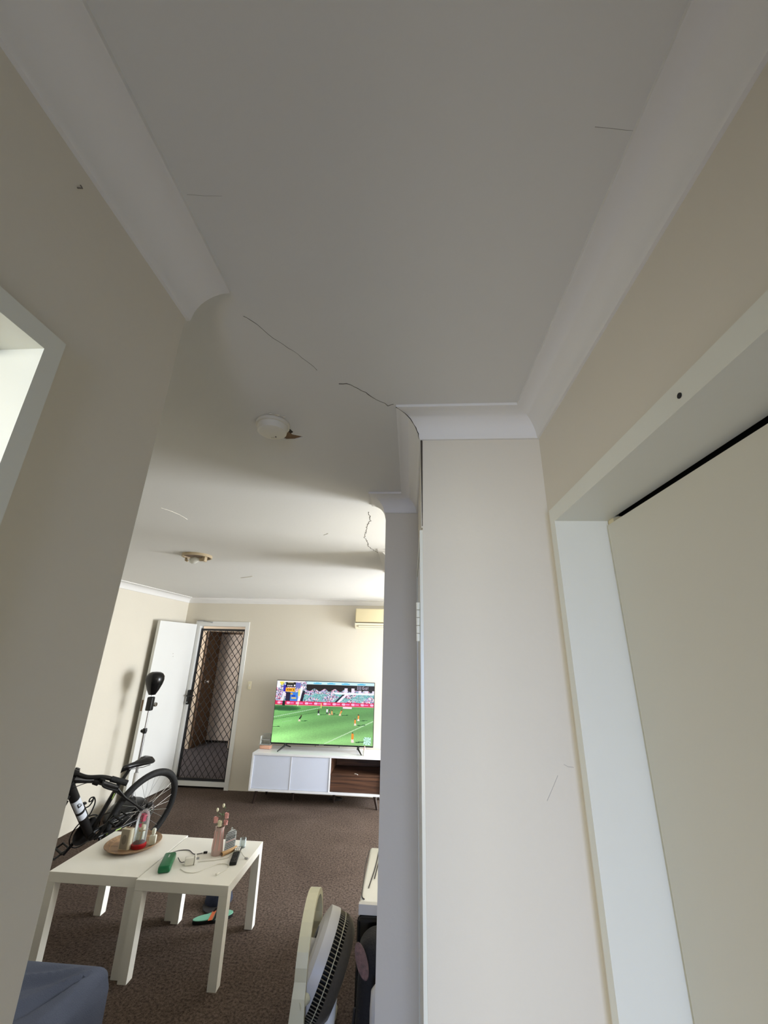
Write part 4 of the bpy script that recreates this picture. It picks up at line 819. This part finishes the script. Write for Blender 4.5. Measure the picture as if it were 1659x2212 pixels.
# --- appliance and bags beside the stub wall
ap = thing('small_appliance', 'white cabinet appliance with black front behind the pillar', 'appliance', (-.222, 2.13, 0))
MB().rbox(0, .50, .02, .52, .03, .70, .012, 3).obj('cabinet', M['white'], ap); MB().rbox(-.004, .504, -.012, .02, .03, .665, .02, 3).obj('front_panel', M['blackg'], ap)
MB().box(.028, .40, -.016, -.012, .50, .606).box(.028, .40, -.0155, -.012, .2, .5).obj('window_panel', M['black'], ap); MB().tube([(.03, -.014, .20), (.03, -.014, .604), (.40, -.014, .604)], .003, 6).obj('panel_trim', M['grille'], ap)
MB().lathe([(.016, 0), (.016, .012), (.012, .016), (1e-6, .017)], 14, T(.07, -.012, .44) @ RX(PI/2)).obj('dial', M['greyp'], ap)
MB().box(.0, .50, .0, .02, .665, .70).obj('top_edge', M['greyp'], ap)
for k, pts in enumerate(([(.0, .45, .71), (-.006, .32, .704), (.0, .2, .7035), (.006, .06, .7035), (.02, .03, .7035)], [(.05, .48, .7035), (.045, .30, .7035), (.03, .12, .7035)], [(.06, .40, .7035), (.05, .2, .7035)])):
    c_ = MB().tube(smooth_path([(x_-.222, y_+2.13, z_) for x_, y_, z_ in pts]), .0026, 6).obj('thin_cable', M['cableg']); tag(c_, ['dark cable hanging over the white appliance edge', 'straight dark cable along the white appliance top', 'short grey cable on the white appliance top'][k], 'cable')
gb = thing('black_bag', 'black soft bag with oval floral patch in front of the appliance', 'bag', (-.15, 1.99, 0))
vs = MB().rbox(-.072, .11, -.09, .095, 0, .675, .045, 5)
vs.v = [(x_+.010*math.sin(z_*17+y_*9)+(.05*max(0, z_-.56)/.115 if x_ < 0 else 0), y_+.008*math.sin(z_*14)+.05*max(0, z_-.50)/.17*(1 if y_ < 0 else 0), z_) for x_, y_, z_ in vs.v]; vs.obj('bag_body', M['bag'], gb)
MB().lathe([(1, 0), (.96, .003), (1e-6, .005)], 24, T(-.033, -.062, .632) @ RX(math.radians(55)) @ RZ(.45) @ Matrix.Diagonal((.021, .052, 1, 1))).obj('oval_patch', M['patch'], gb)
MB().tube(smooth_path([(-.05, -.09, .52), (-.068, -.10, .30), (-.06, -.098, .08)]), .005, 6).obj('strap', M['black'], gb)
gs = thing('grey_tub', 'pale grey rounded plastic tub tucked behind the return wall', 'tub', (-.105, 1.848, 0)); MB().lathe([(.03, 0), (.034, .01), (.037, .55), (.034, .60), (.02, .617), (1e-6, .62)], 24).obj('tub_body', M['greyp'], gs)
MB().lathe([(.006, 0), (.006, .003)], 10, T(-.027, -.027, .52) @ RZ(-.8) @ RX(PI/2)).obj('drain_hole', M['ink'], gs)

# --- sofa end covered with a blue sheet
sf = thing('sofa', 'sofa end covered with a rumpled blue sheet at lower left', 'sofa', (-1.80, 1.62, 0))
sx0_, sx1_, sy0_, sy1_, szt = -.60, .535, -.60, .50, .45
MB().rbox(sx0_+.02, sx1_-.02, sy0_+.02, sy1_-.02, .03, szt-.02, .03, 2).obj('sofa_base', M['sofa'], sf)
N = 150; vs = []; fs = []; R = .05; ov = .42
def drape(a, b):
    """a, b in -1..1 over an area larger than the top: overhang folds down"""
    hx, hy = (sx1_-sx0_)/2, (sy1_-sy0_)/2; mx_, my_ = (sx1_+sx0_)/2, (sy1_+sy0_)/2
    px_, py_ = a*(hx+ov), b*(hy+ov); ox = max(0, abs(px_)-hx+R); oy = max(0, abs(py_)-hy+R)
    def roll(o):
        if o <= 0: return 0, 0
        L = R*PI/2
        if o < L: t = o/R; return R*math.sin(t), R*(1-math.cos(t))
        return R, R+(o-L)
    rx_, dz1 = roll(ox); ry_, dz2 = roll(oy); dz = max(dz1, dz2) if min(ox, oy) > 0 else dz1+dz2
    X = (math.copysign(min(abs(px_), hx-R)+rx_, px_)); Y = math.copysign(min(abs(py_), hy-R)+ry_, py_)
    Zt = szt-dz
    # rumples radiating from the far right corner
    dx_, dy_ = hx-X, hy-Y; dist = math.hypot(dx_, dy_); th = math.atan2(dy_, dx_)
    fold = ((math.sin(th*15+.8)*.65+math.sin(th*26+2)*.35)*.022*min(1, dist/.10)*max(0, 1-dist/1.3)+.005*math.sin(X*17+Y*8))*max(0, min(1, (dy_-.03)/.10))
    if dz < .06: Zt += .012+fold*.9
    else:
        if ox > oy: X += math.copysign(.012+fold*.8, px_)
        else: Y += math.copysign(.012+fold*.8, py_)
    return (X+mx_, Y+my_, max(.015, Zt))
for j in range(N+1):
    for i in range(N+1): vs.append(drape(-1+2*i/N, -1+2*j/N))
for j in range(N):
    for i in range(N): k = j*(N+1)+i; fs.append((k, k+1, k+N+2, k+N+1))
MB().add(vs, fs, True).obj('sheet', M['sheet'], sf, fix=False)
